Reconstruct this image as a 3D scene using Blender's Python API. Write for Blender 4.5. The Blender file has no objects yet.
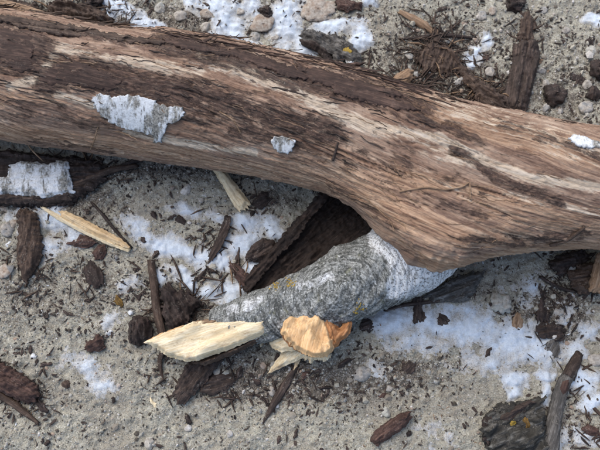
import bpy, math, random
import numpy as np
from mathutils import Vector, Matrix
from mathutils.bvhtree import BVHTree
from mathutils.geometry import delaunay_2d_cdt

S = bpy.context.scene
COL = S.collection
R = math.radians

# ------------------------------------------------------------------ camera, sky, sun, exposure
DIST, TILT, HFOV = 1.0, R(12), R(48.5)
cam_d = bpy.data.cameras.new('camera'); cam = bpy.data.objects.new('camera', cam_d); COL.objects.link(cam)
cam_d.sensor_fit = 'HORIZONTAL'; cam_d.angle = HFOV; cam_d.clip_start = 0.02; cam_d.clip_end = 200
CAM = Vector((0, -DIST * math.sin(TILT), DIST * math.cos(TILT)))
cam.location = CAM; cam.rotation_euler = (TILT, 0, 0)
cam_d.dof.use_dof = True; cam_d.dof.focus_distance = 0.93; cam_d.dof.aperture_fstop = 5.0
S.camera = cam

SUN_EL, SUN_AZ = R(52), R(-38)          # light from the upper left of the picture
w = bpy.data.worlds.new('World'); S.world = w; w.use_nodes = True
nt = w.node_tree; bg = nt.nodes['Background']
sky = nt.nodes.new('ShaderNodeTexSky'); sky.sky_type = 'NISHITA'; sky.sun_disc = False
sky.sun_elevation = SUN_EL; sky.sun_rotation = SUN_AZ
sky.air_density = 1.0; sky.dust_density = 4.0; sky.ozone_density = 1.0
nt.links.new(sky.outputs[0], bg.inputs[0]); bg.inputs[1].default_value = 0.15
sd = bpy.data.lights.new('sun', 'SUN'); sd.energy = 0.95; sd.angle = R(80); sd.color = (1, 0.99, 0.97)
sun = bpy.data.objects.new('sun', sd); COL.objects.link(sun); sun.location = (0, 0, 3)
sdir = Vector((math.sin(SUN_AZ) * math.cos(SUN_EL), math.cos(SUN_AZ) * math.cos(SUN_EL), math.sin(SUN_EL)))
sun.rotation_euler = sdir.to_track_quat('Z', 'Y').to_euler()
S.view_settings.view_transform = 'Standard'; S.view_settings.look = 'None'
S.view_settings.exposure = 0.48; S.view_settings.gamma = 1.0
S.view_settings.use_curve_mapping = False

# ------------------------------------------------------------------ pixels of the 600 x 450 photograph <-> places
TH = math.tan(HFOV / 2) / 300
CT, ST = math.cos(TILT), math.sin(TILT)
def ray(px, py):
    a = (px - 300) * TH; b = -(py - 225) * TH
    return Vector((a, b * CT + ST, b * ST - CT))
def P(px, py, z=0.0):
    d = ray(px, py); k = (z - CAM.z) / d.z
    return CAM + d * k
def to_px(V):
    d = np.asarray(V) - np.array(CAM)
    y = d[:, 1] * CT + d[:, 2] * ST; zc = d[:, 1] * ST - d[:, 2] * CT
    return 300 + d[:, 0] / zc / TH, 225 - y / zc / TH

# ------------------------------------------------------------------ noise
def pn(x, y, seed=0):
    x = np.asarray(x, float); y = np.asarray(y, float)
    xi = np.floor(x).astype(np.int64); yi = np.floor(y).astype(np.int64)
    fx = x - xi; fy = y - yi
    def g(ix, iy, dx, dy):
        h = (ix * 374761393 + iy * 668265263 + seed * 974634777) & 0xffffffff
        h = ((h ^ (h >> 13)) * 1274126177) & 0xffffffff
        h = (h ^ (h >> 16)) & 4095
        a = h * (2 * math.pi / 4096)
        return np.cos(a) * dx + np.sin(a) * dy
    u = fx * fx * fx * (fx * (fx * 6 - 15) + 10); v = fy * fy * fy * (fy * (fy * 6 - 15) + 10)
    a = g(xi, yi, fx, fy); b = g(xi + 1, yi, fx - 1, fy)
    c = g(xi, yi + 1, fx, fy - 1); d = g(xi + 1, yi + 1, fx - 1, fy - 1)
    return 1.5 * ((a + (b - a) * u) * (1 - v) + (c + (d - c) * u) * v)
def fbm(x, y, oct=4, seed=0, gain=0.5):
    s = 0; a = 1.0; f = 1.0
    for k in range(oct):
        s = s + a * pn(x * f + 17.3 * k, y * f - 9.1 * k, seed + k); a *= gain; f *= 2.03
    return s
def sstep(a, b, x):
    t = np.clip((x - a) / (b - a), 0, 1); return t * t * (3 - 2 * t)

def gz0(x, y):                                   # the broad lie of the ground
    x = np.asarray(x, float); y = np.asarray(y, float)
    return 0.005 * fbm(x * 4, y * 4, 2, 3) + 0.0035 * fbm(x * 14, y * 14, 2, 7)
def gz(x, y):
    x = np.asarray(x, float); y = np.asarray(y, float)
    return (gz0(x, y) + 0.0030 * fbm(x * 48, y * 48, 2, 11) + 0.0016 * fbm(x * 140, y * 140, 2, 23))
def g1(x, y): return float(gz0(np.array([x]), np.array([y]))[0])

# ------------------------------------------------------------------ mesh helpers
def mesh_np(name, V, F, smooth=True):
    V = np.ascontiguousarray(V, dtype=np.float32)
    me = bpy.data.meshes.new(name)
    Fs = F if isinstance(F, list) else [F]
    me.vertices.add(len(V)); me.vertices.foreach_set('co', V.ravel())
    nl = sum(f.size for f in Fs); npoly = sum(len(f) for f in Fs)
    idx = np.concatenate([np.asarray(f, np.int32).ravel() for f in Fs])
    tot = np.concatenate([np.full(len(f), f.shape[1], np.int32) for f in Fs])
    st = np.concatenate([[0], np.cumsum(tot)[:-1]]).astype(np.int32)
    me.loops.add(nl); me.loops.foreach_set('vertex_index', idx)
    me.polygons.add(npoly); me.polygons.foreach_set('loop_start', st)
    me.update(calc_edges=True)
    me.polygons.foreach_set('use_smooth', np.full(npoly, smooth)); me.validate()
    return me
def fattr(me, name, vals):
    a = me.attributes.new(name, 'FLOAT', 'POINT'); a.data.foreach_set('value', np.asarray(vals, np.float32).ravel())
def vattr(me, name, vals):
    a = me.attributes.new(name, 'FLOAT_VECTOR', 'POINT'); a.data.foreach_set('vector', np.asarray(vals, np.float32).ravel())
def link(name, me, mat=None, parent=None, loc=None):
    o = bpy.data.objects.new(name, me); COL.objects.link(o)
    if mat is not None and me is not None and not me.materials: me.materials.append(mat)
    if parent is not None: o.parent = parent
    if loc is not None: o.location = loc
    return o
def tag(o, label=None, cat=None, group=None, kind=None):
    for k, v in (('label', label), ('category', cat), ('group', group), ('kind', kind)):
        if v: o[k] = v
    return o
def grid_faces(n, m, wrap=False):
    i = np.arange(n - 1)[:, None]; j = np.arange(m if wrap else m - 1)[None, :]
    j2 = (j + 1) % m
    a = i * m + j; b = i * m + j2; c = (i + 1) * m + j2; d = (i + 1) * m + j
    return np.stack([a, d, c, b], -1).reshape(-1, 4)

# ------------------------------------------------------------------ materials
class NB:
    def __init__(s, name):
        s.m = bpy.data.materials.new(name); s.m.use_nodes = True; s.t = s.m.node_tree
        s.b = s.t.nodes['Principled BSDF']
    def n(s, typ, **kw):
        x = s.t.nodes.new(typ)
        for k, v in kw.items(): setattr(x, k, v)
        return x
    def l(s, a, b): s.t.links.new(a, b)
    def attr(s, name): return s.n('ShaderNodeAttribute', attribute_name=name)
    def mapping(s, vec, scale, off=None):
        m = s.n('ShaderNodeVectorMath', operation='MULTIPLY'); s.l(vec, m.inputs[0]); m.inputs[1].default_value = scale
        if off is not None:
            a = s.n('ShaderNodeVectorMath', operation='ADD'); s.l(m.outputs[0], a.inputs[0]); s.l(off, a.inputs[1]); return a.outputs[0]
        return m.outputs[0]
    def noise(s, vec, scale, detail=4, rough=0.55, dist=0.0):
        x = s.n('ShaderNodeTexNoise'); x.inputs['Scale'].default_value = scale; x.inputs['Detail'].default_value = detail
        x.inputs['Roughness'].default_value = rough; x.inputs['Distortion'].default_value = dist
        s.l(vec, x.inputs['Vector']); return x.outputs['Fac']
    def vor(s, vec, scale, out='Distance', feature='F1'):
        x = s.n('ShaderNodeTexVoronoi', feature=feature); x.inputs['Scale'].default_value = scale
        s.l(vec, x.inputs['Vector']); return x.outputs[out]
    def ramp(s, fac, stops):
        x = s.n('ShaderNodeValToRGB'); e = x.color_ramp.elements
        while len(e) < len(stops): e.new(0.5)
        for k, (p, c) in enumerate(stops):
            e[k].position = p; e[k].color = (c, c, c, 1) if not isinstance(c, tuple) else (*c, 1)
        s.l(fac, x.inputs[0]); return x.outputs[0]
    def math(s, op, a, b=None, clamp=False):
        x = s.n('ShaderNodeMath', operation=op); x.use_clamp = clamp
        for k, v in enumerate((a, b)):
            if v is None: continue
            if isinstance(v, (int, float)): x.inputs[k].default_value = v
            else: s.l(v, x.inputs[k])
        return x.outputs[0]
    def mix(s, f, a, b, mode='MIX'):
        x = s.n('ShaderNodeMix', data_type='RGBA', blend_type=mode)
        for sock, v in ((x.inputs[0], f), (x.inputs[6], a), (x.inputs[7], b)):
            if isinstance(v, (int, float)): sock.default_value = v
            elif isinstance(v, tuple): sock.default_value = (*v, 1)
            else: s.l(v, sock)
        return x.outputs[2]
    def bump(s, h, strength=0.5, dist=0.001):
        x = s.n('ShaderNodeBump'); x.inputs['Strength'].default_value = strength; x.inputs['Distance'].default_value = dist
        s.l(h, x.inputs['Height']); s.l(x.outputs[0], s.b.inputs['Normal'])
    def out(s, col, rough=0.8, spec=0.3):
        if isinstance(col, tuple): s.b.inputs['Base Color'].default_value = (*col, 1)
        else: s.l(col, s.b.inputs['Base Color'])
        if isinstance(rough, (int, float)): s.b.inputs['Roughness'].default_value = rough
        else: s.l(rough, s.b.inputs['Roughness'])
        s.b.inputs['Specular IOR Level'].default_value = spec
        return s.m
    def objvec(s):
        tc = s.n('ShaderNodeTexCoord'); oi = s.n('ShaderNodeObjectInfo')
        sc = s.n('ShaderNodeVectorMath', operation='SCALE'); sc.inputs['Scale'].default_value = 37.0
        cm = s.n('ShaderNodeCombineXYZ'); s.l(oi.outputs['Random'], cm.inputs[0]); s.l(oi.outputs['Random'], cm.inputs[1]); s.l(oi.outputs['Random'], cm.inputs[2])
        s.l(cm.outputs[0], sc.inputs[0])
        return tc.outputs['Object'], sc.outputs[0], oi.outputs['Random']

def mat_soil():
    b = NB('sandy_soil'); tc = b.n('ShaderNodeTexCoord').outputs['Object']
    f = b.noise(tc, 520, 2, 0.75); m = b.noise(tc, 150, 4, 0.65); L = b.noise(tc, 10, 4, 0.6)
    cell = b.vor(tc, 430, 'Color'); sep = b.n('ShaderNodeSeparateColor'); b.l(cell, sep.inputs[0])
    c = b.ramp(sep.outputs[0], [(0.0, (0.11, 0.106, 0.085)), (0.14, (0.245, 0.238, 0.192)), (0.4, (0.37, 0.362, 0.296)), (0.75, (0.46, 0.452, 0.378)), (0.93, (0.55, 0.547, 0.475)), (1.0, (0.75, 0.75, 0.70))])
    c2 = b.ramp(f, [(0.33, (0.12, 0.114, 0.092)), (0.45, (0.34, 0.332, 0.27)), (0.56, (0.46, 0.452, 0.378)), (0.68, (0.64, 0.635, 0.57))])
    c = b.mix(0.55, c, c2)
    c = b.mix(b.ramp(m, [(0.46, 0.0), (0.66, 0.65)]), c, (0.19, 0.168, 0.14))
    cl = b.noise(tc, 75, 5, 0.7)
    c = b.mix(b.ramp(cl, [(0.50, 0.0), (0.66, 0.6)]), c, (0.51, 0.495, 0.41))
    c = b.mix(b.ramp(cl, [(0.32, 0.55), (0.45, 0.0)]), c, (0.17, 0.15, 0.125))
    c = b.mix(b.ramp(L, [(0.46, 0.0), (0.66, 0.45)]), c, (0.25, 0.22, 0.18))
    hu = b.attr('humus').outputs['Fac']; hn = b.noise(tc, 95, 6, 0.75)
    hm = b.ramp(b.math('ADD', hu, b.math('MULTIPLY', b.math('SUBTRACT', hn, 0.5), 2.4)), [(0.34, 0.0), (0.66, 0.85)])
    c = b.mix(hm, c, b.ramp(f, [(0.35, (0.035, 0.028, 0.023)), (0.52, (0.12, 0.10, 0.082)), (0.68, (0.34, 0.31, 0.27))]))
    sp = b.ramp(b.noise(tc, 330, 2, 0.6), [(0.66, 0.0), (0.74, 0.7)])
    c = b.mix(sp, c, (0.045, 0.038, 0.032))
    b.bump(b.math('ADD', f, b.math('MULTIPLY', sep.outputs[0], 0.7)), 0.9, 0.002)
    return b.out(c, 0.95, 0.15)
def mat_stone():
    b = NB('grain_stone'); a = b.attr('tone').outputs['Fac']; tc = b.n('ShaderNodeTexCoord').outputs['Object']
    c = b.ramp(a, [(0.0, (0.03, 0.026, 0.022)), (0.16, (0.09, 0.08, 0.068)), (0.26, (0.27, 0.245, 0.205)), (0.45, (0.385, 0.372, 0.312)),
                   (0.68, (0.48, 0.468, 0.405)), (0.80, (0.38, 0.385, 0.37)), (0.86, (0.20, 0.215, 0.225)), (0.90, (0.37, 0.27, 0.20)), (0.96, (0.56, 0.55, 0.52)), (1.0, (0.74, 0.73, 0.71))])
    n = b.noise(tc, 500, 3, 0.6)
    c = b.mix(b.ramp(n, [(0.35, 0.0), (0.7, 0.5)]), c, (0.20, 0.175, 0.14))
    b.bump(n, 0.4, 0.0008)
    return b.out(c, 0.9, 0.2)
def mat_pebble(name, c0, c1):
    b = NB(name); tc, off, rnd = b.objvec()
    n = b.noise(b.mapping(tc, (1, 1, 1), off), 260, 5, 0.65)
    c = b.ramp(n, [(0.32, c0), (0.68, c1)])
    d = b.noise(b.mapping(tc, (1, 1, 1), off), 120, 3, 0.6)
    c = b.mix(b.ramp(d, [(0.36, 0.25), (0.58, 0.92)]), c, b.ramp(n, [(0.35, (0.26, 0.235, 0.20)), (0.6, (0.46, 0.43, 0.38))]))
    b.bump(n, 0.5, 0.001)
    return b.out(c, 0.85, 0.3)
def mat_bark(name, dark, mid, light, scale=1.0, rough=0.75, amt=0.6, dust=0.8):
    b = NB(name); tc, off, rnd = b.objvec()
    g = b.noise(b.mapping(tc, (30 * scale, 330 * scale, 330 * scale), off), 1.0, 5, 0.65, 0.4)
    m = b.noise(b.mapping(tc, (70, 110, 110), off), 1.0, 4, 0.65)
    c = b.ramp(g, [(0.30, dark), (0.52, mid), (0.74, light)])
    c = b.mix(b.ramp(m, [(0.38, amt), (0.62, 0.0)]), c, dark)
    gr = b.noise(b.mapping(tc, (500, 500, 500), off), 1.0, 2, 0.6)
    du = b.noise(b.mapping(tc, (60, 60, 60), off), 1.0, 4, 0.7)
    c = b.mix(b.math('MULTIPLY', b.ramp(gr, [(0.54, 0.0), (0.66, 0.7)]), b.ramp(du, [(0.52, dust * 0.05), (0.68, dust)])), c, (0.36, 0.33, 0.285))
    h = b.math('ADD', g, b.math('MULTIPLY', m, 0.6))
    b.bump(h, 0.8, 0.002)
    return b.out(c, rough, 0.3)
def mat_pale(name, c0, c1, c2, rough=0.7):
    b = NB(name); tc, off, rnd = b.objvec()
    g = b.noise(b.mapping(tc, (16, 520, 520), off), 1.0, 6, 0.7, 0.3)
    m = b.noise(b.mapping(tc, (22, 75, 75), off), 1.0, 4, 0.65)
    c = b.ramp(g, [(0.34, c0), (0.5, c1), (0.64, c2)])
    c = b.mix(b.ramp(m, [(0.48, 0.0), (0.66, 0.75)]), c, c0)
    st = b.noise(b.mapping(tc, (45, 90, 90), off), 1.0, 5, 0.7)
    c = b.mix(b.ramp(st, [(0.56, 0.0), (0.70, 0.6)]), c, (0.33, 0.21, 0.13))
    d = b.noise(b.mapping(tc, (120, 560, 560), off), 1.0, 3, 0.65)
    c = b.mix(b.ramp(d, [(0.62, 0.0), (0.72, 0.65)]), c, (0.20, 0.125, 0.075))
    b.bump(b.math('ADD', g, m), 0.55, 0.0012)
    return b.out(c, rough, 0.3)
def mat_white_bark():
    b = NB('white_birch_bark'); tc, off, rnd = b.objvec()
    v = b.mapping(tc, (1, 1, 1), off)
    n = b.noise(v, 380, 4, 0.65); big = b.noise(b.mapping(tc, (58, 26, 26), off), 1.0, 6, 0.72)
    c = b.ramp(n, [(0.3, (0.52, 0.55, 0.57)), (0.6, (0.72, 0.765, 0.80))])
    gm = b.ramp(big, [(0.48, 0.0), (0.57, 0.92)])
    c = b.mix(gm, c, b.ramp(n, [(0.38, (0.05, 0.048, 0.040)), (0.60, (0.33, 0.32, 0.28))]))
    pk = b.ramp(b.noise(v, 430, 3, 0.6), [(0.60, 0.0), (0.68, 0.7)])
    c = b.mix(pk, c, (0.20, 0.19, 0.175))
    lt = b.noise(b.mapping(tc, (330, 75, 75), off), 1.0, 3, 0.6)
    c = b.mix(b.ramp(lt, [(0.64, 0.0), (0.70, 0.85)]), c, (0.06, 0.052, 0.047))
    b.bump(b.math('SUBTRACT', n, b.math('MULTIPLY', gm, 0.8)), 0.5, 0.001)
    return b.out(c, 0.75, 0.3)
def mat_snow():
    b = NB('dirty_snow'); tc = b.n('ShaderNodeTexCoord').outputs['Object']
    d = b.attr('depth').outputs['Fac']
    n = b.noise(tc, 420, 3, 0.6); sp = b.noise(tc, 480, 2, 0.7); z = b.noise(tc, 70, 5, 0.65)
    c = b.ramp(n, [(0.3, (0.48, 0.555, 0.635)), (0.62, (0.60, 0.68, 0.765))])
    dirt = b.math('SUBTRACT', 1.0, b.math('ADD', d, b.math('MULTIPLY', b.math('SUBTRACT', z, 0.5), 1.3)), True)
    k = b.ramp(b.math('ADD', sp, b.math('MULTIPLY', dirt, 0.22)), [(0.64, 0.0), (0.78, 0.85)])
    sand = b.ramp(b.noise(tc, 620, 2, 0.6), [(0.36, (0.09, 0.08, 0.07)), (0.5, (0.30, 0.285, 0.26)), (0.66, (0.52, 0.51, 0.48))])
    c = b.mix(k, c, sand)
    c = b.mix(b.ramp(dirt, [(0.05, 0.0), (0.80, 0.85)]), c, b.mix(0.5, sand, (0.44, 0.435, 0.40)))
    b.bump(n, 0.4, 0.0015)
    m = b.out(c, 0.7, 0.3)
    b.b.inputs['Subsurface Weight'].default_value = 0.2
    b.b.inputs['Subsurface Radius'].default_value = (0.003, 0.004, 0.006); b.b.inputs['Subsurface Scale'].default_value = 1.0
    return m
def mat_log():
    b = NB('stripped_log_wood'); uv = b.attr('guv').outputs['Vector']
    g = b.noise(b.mapping(uv, (15, 190, 1)), 1.0, 7, 0.70, 1.0)
    g2 = b.noise(b.mapping(uv, (7, 48, 1)), 1.0, 6, 0.66, 1.6)
    bl = b.noise(b.mapping(uv, (30, 75, 1)), 1.0, 7, 0.72, 0.6)
    bl2 = b.noise(b.mapping(uv, (70, 190, 1)), 1.0, 6, 0.7, 0.4)
    fine = b.noise(b.mapping(uv, (60, 640, 1)), 1.0, 4, 0.7, 0.2)
    grit = b.noise(b.mapping(uv, (330, 520, 1)), 1.0, 3, 0.7)
    gx = b.math('ADD', b.math('MULTIPLY', g, 0.42), b.math('MULTIPLY', g2, 0.58))
    c = b.ramp(gx, [(0.36, (0.115, 0.070, 0.053)), (0.45, (0.245, 0.160, 0.116)), (0.53, (0.388, 0.278, 0.205)), (0.63, (0.56, 0.445, 0.345))])
    ng = b.math('ADD', b.math('MULTIPLY', b.math('SUBTRACT', gx, 0.5), 2.2), b.math('MULTIPLY', b.math('SUBTRACT', bl2, 0.5), 1.3))
    wv = b.noise(b.mapping(uv, (6, 18, 1)), 1.0, 4, 0.6, 0.6)
    c = b.mix(b.ramp(wv, [(0.44, 0.0), (0.62, 0.55)]), c, b.ramp(g, [(0.34, (0.11, 0.056, 0.034)), (0.5, (0.28, 0.168, 0.108)), (0.66, (0.45, 0.305, 0.205))]))
    tan = b.attr('tan').outputs['Fac']
    tm = b.ramp(b.math('ADD', tan, ng), [(0.28, 0.0), (0.62, 0.8)])
    c = b.mix(tm, c, b.ramp(g, [(0.36, (0.20, 0.108, 0.064)), (0.5, (0.425, 0.275, 0.175)), (0.64, (0.60, 0.445, 0.315))]))
    cr = b.attr('cream').outputs['Fac']
    cm = b.ramp(b.math('ADD', b.math('MULTIPLY', cr, 0.9), ng), [(0.36, 0.0), (0.60, 0.92)])
    c = b.mix(cm, c, b.ramp(g, [(0.32, (0.36, 0.27, 0.195)), (0.5, (0.61, 0.51, 0.39)), (0.68, (0.76, 0.68, 0.57))]))
    dk = b.attr('dark').outputs['Fac']
    nz = b.math('ADD', b.math('MULTIPLY', b.math('SUBTRACT', bl, 0.5), 2.3), b.math('MULTIPLY', b.math('SUBTRACT', g, 0.5), 2.0))
    nz = b.math('ADD', nz, b.math('MULTIPLY', b.math('SUBTRACT', bl2, 0.5), 1.4))
    dm = b.ramp(b.math('ADD', b.math('MULTIPLY', dk, 0.9), nz), [(0.38, 0.0), (0.66, 0.94)])
    dc = b.ramp(bl2, [(0.36, (0.016, 0.010, 0.010)), (0.5, (0.054, 0.033, 0.027)), (0.64, (0.16, 0.102, 0.076))])
    c = b.mix(dm, c, dc)
    c = b.mix(b.ramp(fine, [(0.32, 0.6), (0.42, 0.0)]), c, (0.060, 0.038, 0.030))
    c = b.mix(b.ramp(fine, [(0.58, 0.0), (0.70, 0.35)]), c, (0.52, 0.43, 0.34))
    c = b.mix(b.ramp(grit, [(0.63, 0.0), (0.72, 0.55)]), c, (0.52, 0.46, 0.39))
    c = b.mix(b.ramp(grit, [(0.28, 0.6), (0.36, 0.0)]), c, (0.03, 0.022, 0.02))
    h = b.math('ADD', b.math('MULTIPLY', fine, 0.6), b.math('ADD', g, b.math('MULTIPLY', bl2, 0.8)))
    b.bump(b.math('ADD', h, b.math('MULTIPLY', dm, 0.35)), 0.9, 0.0025)
    return b.out(c, b.ramp(g2, [(0.3, 0.6), (0.7, 0.85)]), 0.3)
def mat_branch():
    b = NB('grey_birch_bark'); uv = b.attr('guv').outputs['Vector']; wh = b.attr('white').outputs['Fac']; arc = b.attr('arc').outputs['Vector']
    n = b.noise(uv, 330, 6, 0.78); bl = b.noise(uv, 60, 7, 0.74, 0.4); fl = b.noise(uv, 170, 5, 0.72)
    ring = b.noise(b.mapping(arc, (210, 55, 1)), 1.0, 5, 0.68, 1.2)
    c = b.ramp(n, [(0.37, (0.060, 0.065, 0.062)), (0.49, (0.22, 0.235, 0.228)), (0.61, (0.44, 0.465, 0.46))])
    c = b.mix(b.ramp(bl, [(0.46, 0.0), (0.56, 0.82)]), c, b.ramp(n, [(0.40, (0.03, 0.033, 0.033)), (0.58, (0.18, 0.19, 0.18))]))
    c = b.mix(b.ramp(fl, [(0.56, 0.0), (0.64, 0.85)]), c, (0.58, 0.61, 0.61))
    rg = b.ramp(ring, [(0.42, 0.9), (0.50, 0.0)])
    c = b.mix(b.math('MULTIPLY', rg, 0.85), c, (0.035, 0.038, 0.036))
    c = b.mix(b.ramp(ring, [(0.58, 0.0), (0.68, 0.5)]), c, (0.52, 0.545, 0.54))
    wm = b.ramp(b.math('ADD', wh, b.math('MULTIPLY', b.math('SUBTRACT', bl, 0.5), 1.5)), [(0.38, 0.0), (0.56, 0.94)])
    sp = b.ramp(b.noise(uv, 380, 3, 0.65), [(0.53, 0.0), (0.60, 0.9)])
    wc = b.mix(sp, (0.70, 0.74, 0.77), (0.11, 0.11, 0.11))
    wc = b.mix(b.math('MULTIPLY', rg, 0.6), wc, (0.10, 0.10, 0.10))
    c = b.mix(wm, c, wc)
    gm = b.ramp(b.noise(uv, 58, 5, 0.7), [(0.60, 0.0), (0.70, 0.5)])
    c = b.mix(gm, c, (0.22, 0.23, 0.13))
    b.bump(b.math('ADD', n, b.math('MULTIPLY', ring, 1.1)), 0.6, 0.0016)
    return b.out(c, 0.85, 0.25)

M = dict(
    soil=mat_soil(), stone=mat_stone(), snow=mat_snow(), log=mat_log(), branch=mat_branch(), white=mat_white_bark(),
    bark=mat_bark('dark_bark', (0.020, 0.015, 0.013), (0.062, 0.044, 0.037), (0.165, 0.122, 0.10)),
    brown=mat_bark('brown_bark', (0.028, 0.019, 0.015), (0.086, 0.058, 0.044), (0.21, 0.150, 0.112)),
    red=mat_bark('reddish_bark', (0.030, 0.018, 0.015), (0.088, 0.050, 0.041), (0.19, 0.122, 0.098)),
    grey=mat_bark('grey_weathered_bark', (0.035, 0.033, 0.031), (0.115, 0.110, 0.102), (0.30, 0.295, 0.285)),
    tan=mat_bark('tan_weathered_wood', (0.10, 0.062, 0.038), (0.30, 0.20, 0.125), (0.48, 0.36, 0.25), amt=0.3),
    inner=mat_bark('maroon_inner_bark', (0.024, 0.015, 0.013), (0.070, 0.043, 0.034), (0.175, 0.112, 0.084), 0.8, dust=0.25),
    moss=mat_bark('crusty_moss', (0.015, 0.014, 0.012), (0.052, 0.050, 0.043), (0.24, 0.24, 0.225), 0.5, dust=0.8),
    deep=mat_bark('shade_darkened_bark', (0.010, 0.007, 0.006), (0.030, 0.020, 0.016), (0.085, 0.058, 0.045), dust=0.15),  # dark brown bark, darkened further to put the hollow's shade into its colour
    rot=mat_bark('rotten_bark', (0.014, 0.011, 0.010), (0.044, 0.031, 0.027), (0.115, 0.080, 0.069), 0.6),
    pale=mat_pale('fresh_split_wood', (0.50, 0.34, 0.175), (0.70, 0.53, 0.315), (0.80, 0.665, 0.45)),
    cream=mat_pale('cream_split_wood', (0.58, 0.45, 0.26), (0.76, 0.65, 0.44), (0.86, 0.79, 0.60)),
    orange=mat_pale('orange_torn_wood', (0.54, 0.32, 0.15), (0.72, 0.48, 0.25), (0.79, 0.59, 0.35)),
    rust=mat_pale('rust_torn_wood', (0.20, 0.085, 0.035), (0.38, 0.175, 0.07), (0.52, 0.28, 0.13)),
    yellow=mat_bark('yellow_lichen', (0.16, 0.11, 0.02), (0.42, 0.29, 0.05), (0.58, 0.45, 0.12)),
    amber=mat_bark('amber_leaf', (0.05, 0.028, 0.008), (0.16, 0.095, 0.022), (0.34, 0.21, 0.06)),
    pblue=mat_pebble('blue_grey_pebble', (0.13, 0.145, 0.155), (0.28, 0.30, 0.315)),
    pgreen=mat_pebble('green_grey_pebble', (0.31, 0.345, 0.315), (0.46, 0.48, 0.445)),
    pwhite=mat_pebble('white_pebble', (0.50, 0.50, 0.49), (0.74, 0.74, 0.73)),
    pbrown=mat_pebble('brown_pebble', (0.18, 0.12, 0.085), (0.34, 0.25, 0.18)),
    pgrey=mat_pebble('grey_pebble', (0.20, 0.19, 0.175), (0.40, 0.385, 0.36)),
)

# ------------------------------------------------------------------ ground
def axis(lo, hi, step, far, k=1.2):
    a = list(np.arange(lo, hi + step / 2, step)); d = step; x = a[-1]
    while x < far: d *= k; x += d; a.append(x)
    d = step; x = a[0]; pre = []
    while x > -far: d *= k; x -= d; pre.append(x)
    return np.array(pre[::-1] + a)
def zone(px, py, lst):
    f = np.zeros(px.shape)
    for x, y, rx, ry, k in lst: f = np.maximum(f, k * np.exp(-(((px - x) / rx) ** 2 + ((py - y) / ry) ** 2)))
    return f
ZD = [(300, 380, 130, 26, 1.0), (220, 350, 60, 40, .8), (400, 372, 60, 22, .8), (60, 200, 80, 30, .8), (30, 290, 60, 60, .5), (100, 290, 70, 40, .5), (550, 310, 50, 40, .9), (560, 430, 60, 40, .6),
      (440, 60, 70, 50, .8), (560, 90, 60, 50, .6), (120, 170, 140, 14, .8), (200, 20, 150, 25, .7), (240, 250, 60, 50, .5), (270, 200, 30, 14, .8), (460, 290, 60, 14, .6), (180, 310, 50, 40, .8), (30, 395, 50, 30, .5), (330, 60, 60, 14, .7)]
gx = axis(-0.54, 0.54, 0.0017, 14); gy = axis(-0.40, 0.47, 0.0017, 14)
X, Y = np.meshgrid(gx, gy, indexing='ij')
Z = gz(X, Y)
me = mesh_np('ground', np.stack([X, Y, Z], -1).reshape(-1, 3), grid_faces(len(gx), len(gy))[:, ::-1])
hp, hq = to_px(np.stack([X, Y, Z], -1).reshape(-1, 3)); fattr(me, 'humus', zone(hp, hq, ZD) * (np.abs(hp - 300) < 500))
ground = link('ground', me, M['soil']); tag(ground, kind='structure')

# ------------------------------------------------------------------ snow: one uneven, broken cover
SN = []       # (px, py, rx, ry, angle in the picture, strength)
def sn(px, py, rx, ry, ang=0, k=1.0): SN.append((px, py, rx, ry, ang, k))
sn(125, 14, 40, 11, -38); sn(150, 27, 18, 8, -15); sn(105, 2, 14, 8); sn(190, 3, 10, 6)
sn(228, 24, 22, 22); sn(218, 6, 26, 12); sn(252, 8, 16, 14, 0, .8); sn(287, 22, 17, 34); sn(303, 46, 24, 12, -25); sn(333, 27, 32, 8, 5)
sn(358, 40, 11, 17, -15); sn(368, 3, 8, 7); sn(240, 42, 26, 8, -15, .7)
sn(474, 56, 11, 8); sn(487, 43, 9, 9); sn(595, 22, 9, 7); sn(470, 62, 7, 5)
sn(52, 219, 26, 14, -20, .75); sn(75, 232, 24, 12, -20, .6); sn(140, 232, 22, 12, -20, .8); sn(170, 245, 34, 13, -20); sn(205, 258, 28, 12, -15)
sn(190, 213, 22, 9, -5, .75); sn(215, 216, 12, 5, 0, .6); sn(162, 277, 8, 9, 40, .9); sn(186, 281, 20, 7, -35); sn(208, 293, 18, 9, -30)
sn(245, 222, 24, 13, -10); sn(272, 228, 14, 12, -30); sn(240, 245, 20, 16); sn(222, 265, 16, 14); sn(255, 268, 14, 10, 20, .9); sn(232, 290, 20, 12, 0, .8)
sn(128, 285, 12, 8, 0, .5); sn(48, 248, 14, 20, 0, .45); sn(20, 215, 14, 16, 0, .4); sn(112, 322, 12, 14, 0, .5)
sn(90, 365, 24, 14, -20, .55); sn(102, 388, 14, 12, 0, .5); sn(185, 330, 14, 16, 0, .4)
sn(392, 322, 22, 16, 0, .9); sn(430, 322, 34, 16); sn(470, 328, 40, 19, -8); sn(508, 342, 34, 20, -15); sn(537, 345, 16, 26, 0, .9)
sn(420, 342, 36, 14, 0, .6); sn(516, 376, 13, 9, -10, 1.3); sn(544, 376, 14, 8, 5, 1.3); sn(513, 390, 9, 9, 0, 1.2); sn(545, 393, 9, 11, 0, 1.2)
sn(575, 352, 16, 12, 0, .9); sn(582, 378, 18, 14, 0, 1.1); sn(590, 400, 16, 11, 0, 1.0); sn(592, 330, 16, 12, 0, .6); sn(568, 320, 10, 20, 0, .5)
sn(490, 362, 30, 16, 0, .55); sn(430, 436, 20, 12, 0, .35); sn(560, 440, 9, 22, 0, .5); sn(590, 440, 14, 12, 0, .5); sn(375, 375, 14, 12, 0, .45)
sn(530, 290, 20, 14, 0, .45); sn(575, 265, 14, 6, 0, .6)
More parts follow.
